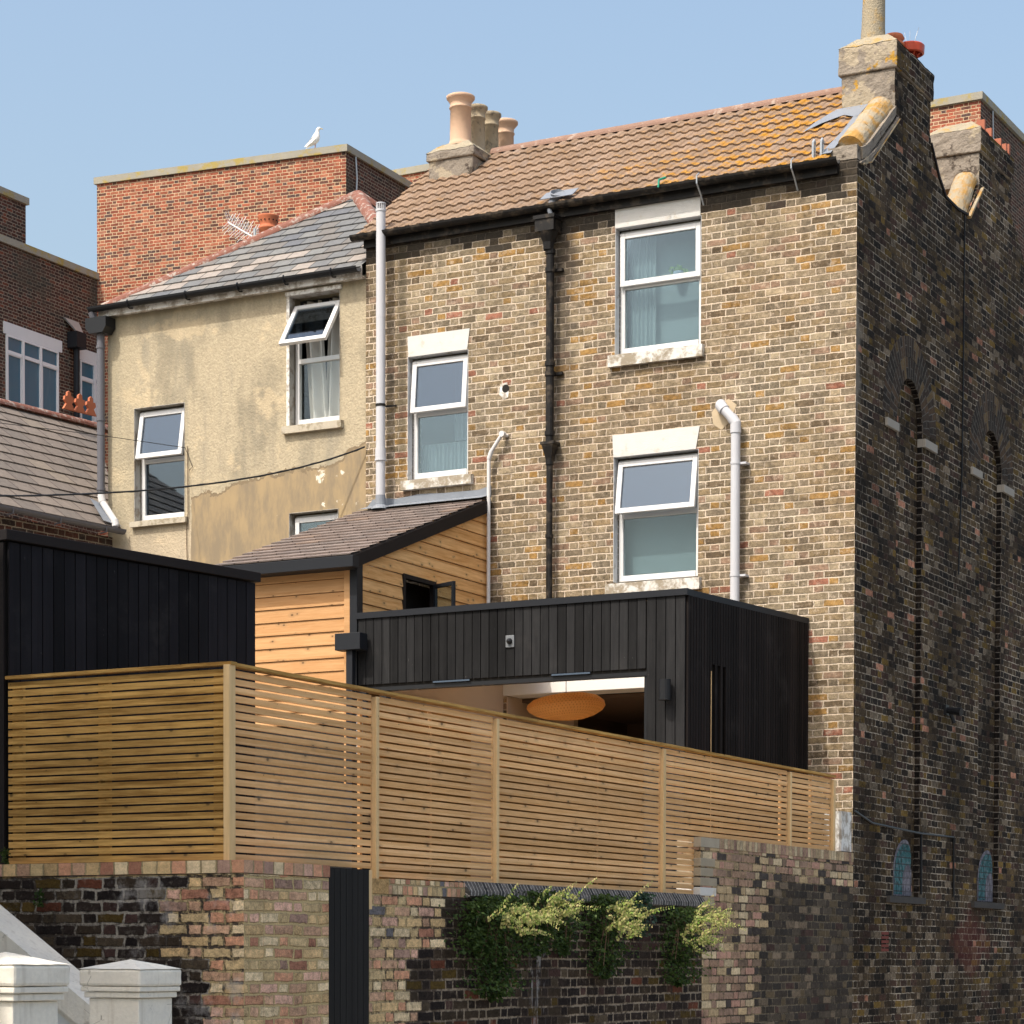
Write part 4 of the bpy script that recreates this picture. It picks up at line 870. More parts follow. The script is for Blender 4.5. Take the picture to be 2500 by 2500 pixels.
# woven pendant lamp
PL = thing('pendant_lamp', (-2.74, -1.2, 4.24), 'orange woven bamboo pendant lamp hanging inside the extension opening', 'lamp')
def mk_woven():
    m = Mat('woven_bamboo', .7, .3); a = (m.u+m.v*.6); b = (m.u-m.v*.6)
    q = ((a*26).fr()-.5).abs()*2; r = ((b*26).fr()-.5).abs()*2; k = q.lt(.42)*1.0; k2 = r.lt(.42)*1.0; hole = k*k2
    n = m.noise(m.pos, 12, 3); c = m.mix(hole*.85, m.mix(n, (.90, .55, .20), (.95, .68, .32)), (.30, .09, .01)); m.col(c)
    t = m.nt.nodes.new('ShaderNodeBsdfTranslucent'); t.inputs[0].default_value = (.92, .55, .2, 1); x = m.nt.nodes.new('ShaderNodeMixShader'); x.inputs[0].default_value = .6
    m.nt.links.new(m.b.outputs[0], x.inputs[1]); m.nt.links.new(t.outputs[0], x.inputs[2]); m.nt.links.new(x.outputs[0], m.nt.nodes['Material Output'].inputs[0]); return m.m
m = M(); cx, cy, cz = -2.74, -1.2, 4.215; R_ = .395; N = 40; prof = [(0.05, .12), (.12, .125), (.24, .112), (.33, .085), (.385, .04), (.395, .0), (.37, -.04), (.30, -.085), (.20, -.12), (.10, -.135), (.02, -.14)]
for i in range(len(prof)-1):
    for k in range(N):
        q = []
        for (r, z), kk in ((prof[i], k), (prof[i], k+1), (prof[i+1], k+1), (prof[i+1], k)):
            a = 2*pi*kk/N; wv = .05*cos(a)*.45*r/R_+.012*cos(2*a+1)*r/R_; q.append((V((cx+r*1.06*cos(a), cy+r*sin(a), cz+z+wv)), (a*R_, i*.06+(0 if (r, z) == prof[i] else .06))))
        m.poly([p for p, _ in q], 0, None, uv=[u for _, u in q])
m.build('lamp_shade', mk_woven(), PL, smooth=True)
m = M(); m.tube([(cx, cy, 4.808), (cx, cy, 4.34)], .004, 6); m.tube([(cx, cy, 4.36), (cx, cy, 4.30)], .022, 10); m.build('cord', M_blkpl, PL)

# ================================================================== black garden shed
SH = thing('garden_shed', (-1.84, -11.21, 2.05), 'black timber garden shed with vertical boards behind the slatted fence', 'shed')
P0, P1 = V((-1.845, -11.205, 0)), V((-1.40, -8.93, 0)); dd = (P1-P0).normalized(); oo = V((dd.y, -dd.x, 0)); LN = (P1-P0).length
m = M(); boards(m, P0+dd*.01, P1, 2.06, 4.36, .0945, .008, .018); m.build('side_cladding', dusty(wood('blue_black_stained_board', (.008, .0075, .009), (.015, .014, .017), .1, vert=True, rough=.8, grain=.5, seed=1.5)), SH)
Pf = P0-oo*3.2; m = M(); boards(m, Pf, P0, 2.06, 4.36, .0945, .008, .018); m.build('front_cladding', M_bcladr, SH)
m = M(); m.obox(P0+V((0, 0, 2.06))+dd*.02-oo*.02, dd*(LN-.03), -oo*3.15, (0, 0, 2.33)); m.build('carcass', M_black_in, SH)
m = M(); m.obox(P0+V((0, 0, 4.37))-dd*.03+oo*.045, dd*(LN+.06), -oo*3.3, (0, 0, .07)); m.build('roof_edge', M_felt, SH, bevel=.004)

# ================================================================== slate-roofed outbuilding at the left
OB = thing('slate_outbuilding', (-10.5, -2, 0), 'low outbuilding with worn brown slate roof and red ridge at the left edge', 'building')
E0 = V((-9.47, 0, 6.79)); E1 = E0+V((-.129, -.9916, 0))*6.0; R0 = at(237, 1047, 'z', 8.68); dE = V((.129, .9916, 0)); R1 = R0-dE*6.0; R2 = R0+dE*2.5
M_sl3 = mk_slate('worn_brown_slate', pal((10, (.18, .152, .13)), (8, (.20, .168, .142)), (8, (.16, .138, .12)), (3, (.215, .18, .145))), (.045, .032, .028), jv=.20, w=.34, seed=8.0, spots=.35)
nr = (R0-E0).cross(dE).normalized()
# lower right corner meets the cream wall, the upper part runs on behind it
tt = (-9.675-E0.x)/(R0.x-E0.x); up_ = (R0-E0); Wp = E0+up_*.10
rr = slate_face(E1, E0, E0+up_*1.0+dE*0, 12, 'slate_roof', OB, M_sl3, p4=E1+up_*1.0, jv=.20)
m = M(); halfround(m, R1, R2, .085, 8, jig=.004); m.build('ridge_tiles', M_hip, OB)
m = M(); o = V((.9916, -.129, 0)); gutter(m, E1+o*.07+V((0, 0, -.02)), E0+o*.07+V((0, -.02, -.02)), .058, out=o); g = m.build('gutter', M_greydp, OB)
for k in range(6):
    p = E0-dE*(.35+k*.75)+o*.02; m = M(); m.tube([p+V((0, 0, -.02)), p+o*.11+V((0, 0, -.03)), p+o*.10+V((0, 0, -.09)), p+V((0, 0, -.10))], .010, 6); m.build('gutter_bracket', M_greydp, g)
m = M(); wb = -o*.12; m.obox(E1+wb-V((0, 0, 6.79)), (E0-E1)*.998, -o*.3, (0, 0, 6.70)); m.build('wall', M_dkred, OB)
m = M(); m.box(0, 0, 0, 0, 0, 0) if 0 else None
for p in [(E0+V((-.02, -.06, .02)))]:
    m.poly([p+V((.06, .03, .01)), p+V((-.22, .03, .30)), p+V((-.30, -.12, .36)), p+V((-.02, -.22, .05))], 0, (0, 0, 1)); m.build('lead_flashing', M_lead, OB)
# crested ridge tile
fc = at(165, 1010, 'z', 8.72)
m = M()
for k in range(3):
    b0 = fc+dE*(k*.20); pts = []
    for (a, z) in ((-.10, 0), (.10, 0), (.045, .08), (.085, .12), (.075, .17), (.035, .175), (.03, .225), (0, .245), (-.03, .225), (-.035, .175), (-.075, .17), (-.085, .12), (-.045, .08)): pts.append(b0+dE*a+V((0, 0, z+.05)))
    m.prism(pts, o*.035)
m.build('crested_ridge', M_terra, OB)

# ================================================================== far red brick block
BK = thing('brick_block', (-24, 30, 0), 'large flat-roofed red brick building with concrete copings far behind the houses', 'building')
ZT = 20.25; ta, tb, tc, td = V((-27.9, 23.2, 0)), V((-21.33, 23.97, 0)), V((-21.45, 27.49, 0)), V((-27.9, 27.4, 0))
def block(fp, z1, name='wall', cop=.16, ov=.06, lower=None):
    m = M(); n = len(fp)
    for i in range(n):
        a, b = fp[i], fp[(i+1) % n]; m.poly([a, b, b+V((0, 0, z1-cop)), a+V((0, 0, z1-cop))], 1 if (b-a).normalized().cross(V((0, 0, 1))).x > .7 else 0)  # faces turned from the sun take the darker brick, shade put into the colour
    m.poly([p+V((0, 0, z1-cop)) for p in fp], 0, (0, 0, 1)); w = m.build(name, [M_red, M_dkred], BK)
    c = sum(fp, V((0, 0, 0)))/n; m = M(); q = []
    for i, p in enumerate(fp):
        a, b = (p-fp[i-1]).normalized(), (fp[(i+1) % n]-p).normalized(); oa = a.cross(V((0, 0, 1))); ob = b.cross(V((0, 0, 1))); q.append(p+(oa+ob)*ov+V((0, 0, z1-cop+.002)))
    m.prism(q, (0, 0, cop-.002), 0); m.build('coping', M_conc, BK); return w
block([ta, tb, tc, td], ZT)
block([V((-22.5, 27.45, 0)), V((-19.3, 27.45, 0)), V((-19.3, 34, 0)), V((-22.5, 34, 0))], 20.77)
block([V((-9.6, 27.55, 0)), V((-7.41, 27.53, 0)), V((-7.41, 48, 0)), V((-9.6, 48, 0))], 20.27)
block([V((-40, 8, 0)), V((-27.9, 8, 0)), V((-27.905, 23.9, 0)), V((-40, 23.9, 0))], 17.98)
block([V((-40, 8.0, 0)), V((-27.93, 8.0, 0)), V((-27.93, 20.60, 0)), V((-40, 20.60, 0))], 19.07)
m = M()
for yy, s in ((22.35, 0), (24.6, 1)): pass
m.tube([(-21.31, 24.35, 20.15), (-21.30, 24.40, 19.6), (-21.31, 24.36, 18.9), (-21.31, 24.37, 17.5)], .022, 6); m.tube([(-7.38, 28.3, 20.1), (-7.38, 28.35, 19.5), (-7.38, 28.4, 18.0)], .02, 6); m.build('lightning_cable', M_clip, BK)
def far_win(y0, y1, z0, z1, muls, zt):
    X = -27.9; m = M(); f = .042; x0, x1 = X+.004, X+.05
    m.box(x0, y0, z0, x1, y0+f, z1); m.box(x0, y1-f, z0, x1, y1, z1); m.box(x0, y0+f, z1-f, x1, y1-f, z1); m.box(x0, y0+f, z0, x1, y1-f, z0+f)
    ys = [y0]+muls+[y1]
    for q in muls: m.box(x0, q-.036, z0+f, x1+.004, q+.036, z1-f)
    for i in range(len(ys)-1):
        a, b = ys[i]+(f if i == 0 else .055), ys[i+1]-(f if i == len(ys)-2 else .055); m.box(x0, a, zt-.04, x1, b, zt+.04)
        if i != 1:
            for (p, q, r, s_) in ((a, z0+f, a+.02, zt-.04), (b-.02, z0+f, b, zt-.04), (a+.02, zt-.06, b-.02, zt-.04), (a+.02, z0+f, b-.02, z0+f+.02)): m.box(x0, p, q, x1-.008, r, s_)
    w = m.build('window', plain('far_white_frame', (.72, .72, .73), .5, .03), BK)
    m = M(); m.box(X+.006, y0+f, z0+f, X+.012, y1-f, z1-f); m.build('pane', M_farglass, w)
    m = M(); m.box(X+.003, y0-.08, z1+.01, X+.035, y1+.14, z1+.28); m.build('lintel', plain('far_white_lintel', (.66, .66, .66), .8, .05), BK)
def mk_farglass():
    m = Mat('blue_net_window_glass', .12, .8); n = m.noise(m.vec(m.y*3, m.z*.3, 0.0), 1.5, 4, .6); c = m.mix(n.ss(.55, .85), (.045, .13, .19), (.16, .27, .32)); return m.col(c)
M_farglass = mk_farglass()
far_win(19.83, 21.69, 14.20, 15.77, [20.41, 21.04], 15.38); far_win(22.50, 23.12, 14.28, 15.77, [23.05], 15.35)
m = M(); m.box(-27.89, 22.05, 15.95, -27.6, 22.40, 16.32); h = m.build('hopper', M_anth, BK); m = M(); m.tube([(-27.75, 22.22, 15.95), (-27.75, 22.22, 12)], .075, 10); m.build('downpipe', M_anth, h)
m = M(); m.prism([(-27.89, 21.9, 16.62), (-27.89, 22.42, 16.62), (-27.7, 22.35, 16.33), (-27.7, 22.10, 16.33)], (.05, 0, 0)); m.build('rain_chute', M_clip, BK)

# ================================================================== fence
FZ = 3.44
FE = thing('slatted_fence', (-.05, -11.2, 2.15), 'horizontal slatted softwood fence turning a corner on top of the brick walls', 'fence')
def slats_x(m, x0, x1, y, zt, zb, p=.0532, g=.013):
    z = zt-.022
    while z-p > zb-.02: m.box(x0, y, z-p+g, x1, y+.019, z); z -= p
def slats_y(m, y0, y1, x, zt, zb, p=.0532, g=.0135):
    z = zt-.022
    while z-p > zb-.02:
        jx = random.uniform(-.003, .003); m.box(x-.019+jx, y0, z-p+g+random.uniform(-.0015, .0015), x+jx, y1, z+random.uniform(-.0015, .0015)); z -= p
yL = -11.215
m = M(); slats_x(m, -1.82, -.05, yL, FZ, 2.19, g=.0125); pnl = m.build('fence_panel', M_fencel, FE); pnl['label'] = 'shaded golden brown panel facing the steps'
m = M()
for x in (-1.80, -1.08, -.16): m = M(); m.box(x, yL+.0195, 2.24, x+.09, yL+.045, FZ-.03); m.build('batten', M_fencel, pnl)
posts = [-11.205, -9.41, -7.65, -4.61, -1.65, -.46]; xs = -.055
for i in range(len(posts)-1):
    y0, y1 = posts[i]+.035, posts[i+1]-.035; zb = [2.19, 2.13, 2.08, 2.05, 2.55][i]
    m = M(); slats_y(m, y0, y1, xs, FZ, zb); p = m.build('fence_panel', M_fence, FE)
    if i in (1, 2):                           # boards on the garden side closing most of the gaps
        m = M(); z = FZ-.022-.0532+.0135*.5+.020
        while z > zb+.03: m.box(xs-.066, y0+.03, z-.045, xs-.050, y1-.25, z); z -= .0532
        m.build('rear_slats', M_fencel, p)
    m = M(); n = [1, 1, 1, 1, 1][i]
    y = [at(875, 1800, 'x', -.09).y, -8.6, -6.1, at(1454, 1900, 'x', -.09).y, -1.0][i] if i != 3 else at(1902, 1960, 'x', -.09).y
    if i == 2: y = at(1454, 1900, 'x', -.09).y
    m = M(); m.box(xs-.045, y, zb, xs-.0215, y+.03, FZ-.03); m.build('batten', M_fence, p)
for i, y in enumerate(posts):
    zb = [2.2, 2.0, 2.12, 2.1, 2.5, 2.5][i]
    m = M(); w_ = .036 if i in (1, 2, 4) else .048
    if i == 0: m.box(-.052, y-.04, zb, -.004, y+.03, FZ+.002)
    else: m.box(xs-.0185, y-w_*.6, zb, xs+.030, y+w_*.6, FZ-.03)
    m.build('fence_post', M_post, FE, bevel=.004)
m = M(); m.box(-1.83, yL-.02, FZ, -.0, yL+.05, FZ+.022); m.box(xs-.05, yL+.051, FZ, xs+.03, -7.0, FZ+.022); m.box(xs-.05, -6.995, FZ-.001, xs+.032, -4.0, FZ+.020); m.box(xs-.05, -3.995, FZ-.003, xs+.030, -.43, FZ+.019); m.build('capping_rail', M_fencel, FE)

# ================================================================== garden walls
GW = thing('garden_wall', (-1, -11.2, 0), 'brick wall under the left fence, half soot-black and half reclaimed brick', 'wall')
m = M(); m.box(-4.5, -11.31, 0, .15, -11.09, 2.115, lambda n: 0 if abs(n.y) > .5 else 1); m.build('wall', [M_lw, M_new], GW)
m = M(); m.box(-.07, -11.088, 0, .15, -10.32, 2.115); m.build('return_wall', M_new, GW)
m = M(); m.box(-4.5, -11.318, 2.12, .157, -11.08, 2.20); m.box(-.07, -11.078, 2.12, .157, -10.315, 2.198); m.build('brick_coping', brick('header_coping', NEWP, (.33, .26, .145), h=.30, sw=.115, flem=False, mott=.3, jw=.006, seed=3.0), GW)
RW = thing('garden_wall', (0, -6, 0), 'brick wall under the long fence, reclaimed brick by the gate then soot-black', 'wall')
m = M(); m.box(-.19, -9.635, 0, .03, -3.92, 2.03); m.build('wall', M_mw, RW)
m = M(); m.box(-.19, -9.635, 2.032, .035, -9.36, 2.135); m.build('coping_block', brick('ochre_block', pal((1, (.42, .27, .12))), (.3, .22, .12), h=.4, sw=.6, mott=.5), RW)
m = M(); m.box(-.19, -9.355, 2.032, .036, -8.27, 2.14); m.build('brick_coping', brick('soldier_coping', NEWP, (.33, .26, .145), h=.30, sw=.07, flem=False, mott=.3, jw=.005, seed=13.0), RW)
m = M(); prof = [(-.19, 2.032), (.055, 2.032), (.082, 2.045), (.072, 2.08), (.012, 2.155), (-.19, 2.165)]
m.prism([(x, -8.265, z) for x, z in prof], (0, 4.35, 0)); m.build('leaning_brick_coping', brick('leaning_coping', pal((2, (.07, .066, .062)), (2, (.10, .092, .085)), (1, (.04, .04, .04))), (.36, .34, .31), h=.6, sw=.052, flem=False, mott=.5, jw=.004, seed=9.0), RW, uvf=lambda p, n: (p.y-p.z*.9-p.x*.5, p.z-1.9))
HW = thing('garden_wall', (0, -2, 0), 'taller weathered brick wall joining the corner of the house', 'wall')
m = M(); m.box(-.22, -3.915, 0, .01, -.004, 2.585); m.build('wall', M_rw, HW)
m = M(); m.box(-.22, -3.92, 2.587, .014, -3.50, 2.675); m.build('coping_block', plain('buff_end_block', (.38, .33, .25), .9, .15, 9, .005), HW)
m = M(); m.box(-.22, -3.495, 2.587, .014, -.004, 2.68); m.build('brick_coping', brick('raised_coping', pal((2, (.44, .33, .20)), (2, (.38, .26, .17)), (1, (.50, .40, .26)), (1, (.32, .20, .15))), (.30, .24, .14), h=.4, sw=.072, flem=False, mott=.4, jw=.005, seed=21.0), HW)
m = M()
for k in range(5): m.box(-.223, -3.923-random.uniform(0, .004), 2.06+k*.088, .016, -3.60+random.uniform(-.05, .05), 2.135+k*.088, 1 if k == 1 else 0)
m.build('quoin_block', [plain('buff_quoin', (.34, .29, .21), .9, .2, 9, .005), M_lint], HW, bevel=.006)
m = M(); m.box(-.20, -.30, 2.69, -.01, -.008, 3.10); m.build('painted_block', M_oldwh, HW)
# gate
GT = thing('gate', (.0, -10.05, 0), 'narrow black boarded garden gate between the two brick walls', 'gate')
m = M(); boards(m, (.075, -10.315), (.075, -9.715), .06, 2.19, .075, .006, .02); m.build('boards', M_gatem, GT)
m = M(); m.box(.02, -10.31, .06, .07, -9.715, 2.18); m.build('ledges', M_black_in, GT)
m = M(); m.box(-.04, -9.711, 0, .04, -9.645, 1.92); m.box(-.04, -9.711, 1.92, .07, -9.64, 2.19); m.build('gate_post', M_post, GT)
m = M(); m.lathe([(.018, 0), (.018, .008), (.01, .012), (.01, .03), (.02, .035), (.0, .045)], (.10, -9.77, 1.02), 12, ax=V((1, 0, 0))); m.build('latch', M_clip, GT)

# ================================================================== stucco piers and stair parapet
def pier(x0, y0, x1, y1, zt, label):
    P = thing('stucco_pier', ((x0+x1)/2, (y0+y1)/2, 0), label, 'gate pier', 'stucco gate piers')
    m = M(); e = .042; m.box(x0+e, y0+e, 0, x1-e, y1-e, zt-.23); m.build('shaft', M_stucco, P, bevel=.006)
    m = M(); m.box(x0+.022, y0+.022, zt-.228, x1-.022, y1-.022, zt-.195); m.box(x0+.008, y0+.008, zt-.193, x1-.008, y1-.008, zt-.165); m.build('moulding', M_stucco, P, bevel=.006)
    m = M(); m.box(x0, y0, zt-.163, x1, y1, zt-.065); c = V(((x0+x1)/2, (y0+y1)/2, zt-.008)); q = [V((x0, y0, zt-.065)), V((x1, y0, zt-.065)), V((x1, y1, zt-.065)), V((x0, y1, zt-.065))]
    for i in range(4): m.poly([q[i], q[(i+1) % 4], c], 0, (q[i]+q[(i+1) % 4]-c*2+V((0, 0, .6))))
    rough_(m.build('cap', M_stucco, P, bevel=.016), .010, .12, 3)
pier(.18, -13.0, .615, -12.60, 1.585, 'off-white stucco gate pier standing right in front of the brick wall')
pb = at(34, 2398, 'y', -15.6); pier(pb.x-.43, -15.6, pb.x, -15.2, 1.62, 'off-white stucco gate pier cut by the left edge, partly sunlit')
SP = thing('stair_parapet', (-1, -12.2, 0), 'sloping off-white stucco parapet of the entrance steps behind the piers', 'parapet')
s0, s1 = V((-2.2, -12.2, 2.50)), V((.0, -12.2, 1.05)); sl = (s1-s0)
m = M(); m.prism([s0, s1, s1-V((0, 0, .18)), s0-V((0, 0, .18))], (0, .30, 0)); m.build('coping', M_stucco, SP, bevel=.012)
m = M(); m.prism([s0+V((0, .02, -.182)), s1+V((0, .02, -.182)), s1+V((0, .02, -.205)), s0+V((0, .02, -.205))], (0, .26, 0)); m.prism([s0+V((0, .035, -.207)), s1+V((0, .035, -.207)), s1+V((0, .035, -.23)), s0+V((0, .035, -.23))], (0, .24, 0)); m.build('moulding', M_stucco, SP, bevel=.004)
m = M(); m.prism([s0+V((0, .05, -.232)), s1+V((0, .05, -.232)), V((.0, -12.15, 0)), V((-2.2, -12.15, 0))], (0, .2, 0)); m.build('wall', plain('bluish_stucco', (.70, .71, .69), .9, .05, 3), SP)

# ================================================================== hanging shrubs
def leafmat(name, a, b, sp=.4):
    m = Mat(name, .55, sp); n = m.noise(m.pos, 14, 4, .6); oi = m.nt.nodes.new('ShaderNodeNewGeometry'); r = E_(m.nt, oi.outputs['Random Per Island'])
    c = m.mix((n-.5)*1.2+r*.7+.15, a, b); m.col(c)
    t = m.nt.nodes.new('ShaderNodeBsdfTranslucent'); m.nt.links.new(c, t.inputs[0]); x = m.nt.nodes.new('ShaderNodeMixShader'); x.inputs[0].default_value = .3
    m.nt.links.new(m.b.outputs[0], x.inputs[1]); m.nt.links.new(t.outputs[0], x.inputs[2]); m.nt.links.new(x.outputs[0], m.nt.nodes['Material Output'].inputs[0]); return m.m
M_leaf = leafmat('dark_green_leaf', (.022, .045, .012), (.065, .11, .022)); M_tip = leafmat('pale_pink_green_tip', (.20, .34, .05), (.62, .50, .24)); M_ivy = leafmat('glossy_ivy_leaf', (.02, .05, .03), (.04, .09, .05), .8)
M_twig = plain('brown_twig', (.12, .08, .05), .9, .2)
def leaf(m, p, d, s, mi=0, wd=.32):
    d = d.normalized(); w = d.cross(V((random.uniform(-1, 1), random.uniform(-1, 1), random.uniform(-1, 1)))).normalized()*s*wd
    m.poly([p, p+d*s*.5+w, p+d*s, p+d*s*.5-w], mi)
def shrub(y, hw, ztop, zbot, out, tips, label, mat=None, n=1500, ls=.032, skew=0):
    T = thing('hanging_shrub', (.04, y, ztop), label, 'shrub', 'shrubs growing out of the wall'); m = M(); tw = M(); rnd = random.Random(int(abs(y)*1000))
    for i in range(n):
        t = rnd.random()**1.15; z = ztop-(ztop-zbot)*t; wdt = hw*(.55+.8*t**.35*(1-t)**.62*1.5) if t < .97 else hw*.12
        c = .5+.5*sin(z*23+y*7); yy = y+skew*t+rnd.gauss(0, .45)*wdt*(.75+.35*c); x = .05+abs(rnd.gauss(0, .5))*out*(1.15-t*.6)*(.6+.4*c)
        leaf(m, V((x, yy, z)), V((rnd.uniform(.2, 1), rnd.uniform(-1, 1), rnd.uniform(-1.2, .3))), ls*rnd.uniform(.6, 1.25))
    for k in range(7):
        a = V((.04, y+rnd.uniform(-.05, .05), ztop-.05)); b = V((.04+rnd.uniform(.3, .9)*out*.7, y+rnd.uniform(-1, 1)*hw*.6+skew*.5, ztop-rnd.uniform(.3, .9)*(ztop-zbot))); tw.tube([a, a.lerp(b, .5)+V((.05, 0, .03)), b], [.008, .006, .003], 5)
    tw.build('stem', M_twig, T)
    if tips:
        yc, zc, ry, rz_, nt_, xo = tips
        for k in range(nt_):
            th = rnd.uniform(0, 2*pi); rr = sqrt(rnd.random()); b = V((xo*.85+rnd.uniform(-.08, .10), yc+cos(th)*rr*ry*.8, zc+sin(th)*rr*rz_*.8)); d = V((rnd.uniform(.2, .8), rnd.uniform(.2, 1.5), rnd.uniform(-.5, .8))).normalized(); ln = rnd.uniform(.10, .30); q = 13
            for j in range(q):
                f = j/q; p = b+d*ln*f+V((0, 0, .015*sin(f*3))); s_ = .033*(1-f*.5)
                for sg in (-1, 1): leaf(m, p, d*.6+V((rnd.uniform(-.4, .4), rnd.uniform(-.5, .5), sg*.8)), s_, 1, .34)
    m.build('foliage', [mat or M_leaf, M_tip], T)
def sy(px, py, x=.15): return at(px, py, 'x', x)
def shr(pc, pt, pb, hwpx, out, tip, label, **k):
    c = sy(pc, (pt+pb)/2); t = sy(pc, pt); b = sy(pc, pb); hw = abs(sy(pc+hwpx, pt).y-sy(pc-hwpx, pt).y)/2
    tp = None
    if tip: q = sy(tip[0], tip[1], .30); q2 = sy(tip[0]+tip[2], tip[1], .30); tp = (q.y, q.z, abs(q2.y-q.y), tip[3]*.0031, tip[4], .36)
    shrub(c.y, hw, t.z, b.z, out, tp, label, **k)
shr(1222, 2185, 2440, 75, .24, (1250, 2245, 70, 46, 26), 'large shrub hanging lowest, with a long tail, nearest the gate', n=3600, skew=.0)
shr(1185, 2200, 2330, 60, .18, None, 'dark leafy clump at the left end of the hanging shrubs', n=1500)
shr(1325, 2175, 2330, 48, .24, (1350, 2225, 36, 54, 26), 'hanging shrub with pink-tipped upright shoots, second from the left', n=2000)
shr(1392, 2230, 2330, 30, .14, None, 'small dark tuft between the pink-tipped shrub and the one with yellow shoots', n=700)
shr(1490, 2185, 2385, 55, .24, (1512, 2250, 42, 62, 34), 'hanging shrub covered in pale yellow shoots beside the ivy', n=2600)
shr(1578, 2180, 2285, 24, .14, None, 'small round clump of glossy dark ivy on the wall', mat=M_ivy, n=900, ls=.04)
shr(1670, 2215, 2405, 48, .26, (1708, 2270, 46, 70, 38), 'rightmost hanging shrub with bright cream-green shoots', n=2400)
def weed(p, label, n=90, s=.03, r=.05):
    T = M(); rnd = random.Random(int(p[2]*777)); 
    for i in range(n): leaf(T, V(p)+V((rnd.uniform(0, r), rnd.uniform(-r, r), rnd.uniform(-r*2, r))), V((rnd.uniform(-.3, 1), rnd.uniform(-1, .4), rnd.uniform(-.6, 1))), s*rnd.uniform(.6, 1.2))
    tag(T.build('wall_weed', M_leaf), label, 'weed')
weed((-1.47, -11.35, 1.98), 'small green weed growing from the black brick wall above the stair parapet', r=.035, n=70)
weed((-1.80, -11.30, 2.27), 'green sprig at the foot of the black shed by the left edge', r=.03, n=60)

# ================================================================== curtains and plant
def curtain(x0, x1, z0, z1, y, mat, label, amp=.02, wv=.07, slant=0, name='curtain'):
    m = M(); n = max(6, int((x1-x0)/wv*8)); 
    pts = [(x0+(x1-x0)*i/n, y+amp*sin(2*pi*(i/8.0)+.6*sin(i*.37))) for i in range(n+1)]
    for i in range(n):
        a, b = pts[i], pts[i+1]; m.poly([(a[0]-slant, a[1], z0), (b[0]-slant, b[1], z0), (b[0], b[1], z1), (a[0], a[1], z1)], 0, (0, -1, 0))
    o = m.build(name, mat, smooth=True); tag(o, label, 'curtain'); return o
curtain(-6.98, -6.72, 7.84, 9.28, .27, M_cur, 'white curtain drawn to the left in the wide-open cream house window', .05, .13, -.10)
curtain(-6.62, -6.33, 7.84, 9.28, .27, M_cur, 'white curtain gathered at the right of the wide-open cream house window', .05, .12, .06)
curtain(-2.74, -1.77, 8.16, 9.48, .30, M_blind, 'pale teal blind behind the top right window', .002, .5, name='blind')
curtain(-2.68, -2.38, 8.16, 9.48, .22, M_net, 'sheer net curtain at the left of the top right window', .012, .05)
curtain(-2.76, -1.79, 5.68, 7.0, .26, M_blind, 'pale teal blind behind the lower right window', .002, .5, name='blind')
curtain(-5.36, -4.62, 7.06, 7.46, .28, M_net, 'scalloped half net curtain in the lower left window of the brick house', .015, .05)
curtain(-5.0, -4.62, 7.5, 8.38, .40, M_net, 'net curtain in the upper part of the left brick house window', .015, .06)
pp_ = at(1645, 720, 'y', .24); PT = thing('potted_plant', (pp_.x+.06, .24, 8.93), 'small trailing potted plant standing in the top right window', 'plant')
m = M(); m.lathe([(.0, 0), (.05, 0), (.065, .09), (.06, .10), (.0, .095)], (pp_.x+.06, .24, 8.91), 16); m.build('pot', plain('patterned_pot', (.35, .42, .50), .4, .4, 30), PT)
m = M(); rnd = random.Random(4)
for k in range(12):
    a = rnd.uniform(0, 2*pi); b = V((pp_.x+.06, .24, 9.0)); ln = rnd.uniform(.10, .22)
    for j in range(9):
        f = j/9; p = b+V((cos(a)*ln*f, sin(a)*.05*f, ln*(.75*f-.95*f*f)+rnd.uniform(0, .01)+(.05*f if k % 3 == 0 else 0)))
        for s_ in (-1, 1): leaf(m, p, V((rnd.uniform(-1, 1), -.2, s_)), .028, 0, .35)
m.build('foliage', leafmat('spider_plant_leaf', (.25, .40, .16), (.42, .55, .28)), PT)

# ================================================================== aerial, cables, gulls
AE = thing('tv_aerial', (-8.3, 2.0, 10.4), 'grey television aerial with many rods beside the orange chimney pot', 'aerial')
a0, a1 = at(557, 543, 'y', 2.2), at(617, 578, 'y', 1.9); m = M(); m.tube([a0, a1], .008, 6)
bd = (a1-a0).normalized(); sd2 = bd.cross(V((0, 0, 1))).normalized(); u2 = sd2.cross(bd)
for i in range(12):
    c = a0.lerp(a1, i/11)
    for s_ in (-1, 1):
        for t_ in (-1, 1): m.tube([c, c+(sd2*s_*.55+u2*t_).normalized()*(.12+.03*((i*7) % 3))*(1 if t_ > 0 else .9)-bd*(.035+.02*((i*5) % 2))], .0028, 4)
m.build('rods', M_alu, AE)
m = M(); p = a1+V((.03, 0, 0)); m.tube([p+V((0, 0, .10)), p+V((0, 0, -.75))], .017, 8); q = p+V((.02, 0, 0))
for k in range(7):
    z = -.08+k*.028; m.tube([q+V((-.05, 0, z)), q+V((.05, 0, z))], .003, 4)
for k in range(3): m.tube([q+V((-.03+k*.03, 0, -.10)), q+V((-.03+k*.03, 0, .12))], .003, 4)
m.build('mast', M_clip, AE)
def cable(pts, r, label, n=24):
    P = [V(p) for p in pts]; a, b, sag = P[0], P[1], pts[2] if 0 else None
    return None
m = M(); a, b = at(-30, 1211, 'y', -3.0), at(890, 1091, 'y', -.03); mid = at(520, 1180, 'y', -3.0+(2.97*.62)); N = 30
c1_ = mid*2-(a+b)*.5; pts = [a*(1-t)**2+c1_*2*t*(1-t)+b*t*t for t in [i/N for i in range(N+1)]]; m.tube(pts, .010, 6); pts2 = [p+V((0, .008*cos(i*1.9), .008*sin(i*1.9))) for i, p in enumerate(pts)]; m.tube(pts2, .007, 5)
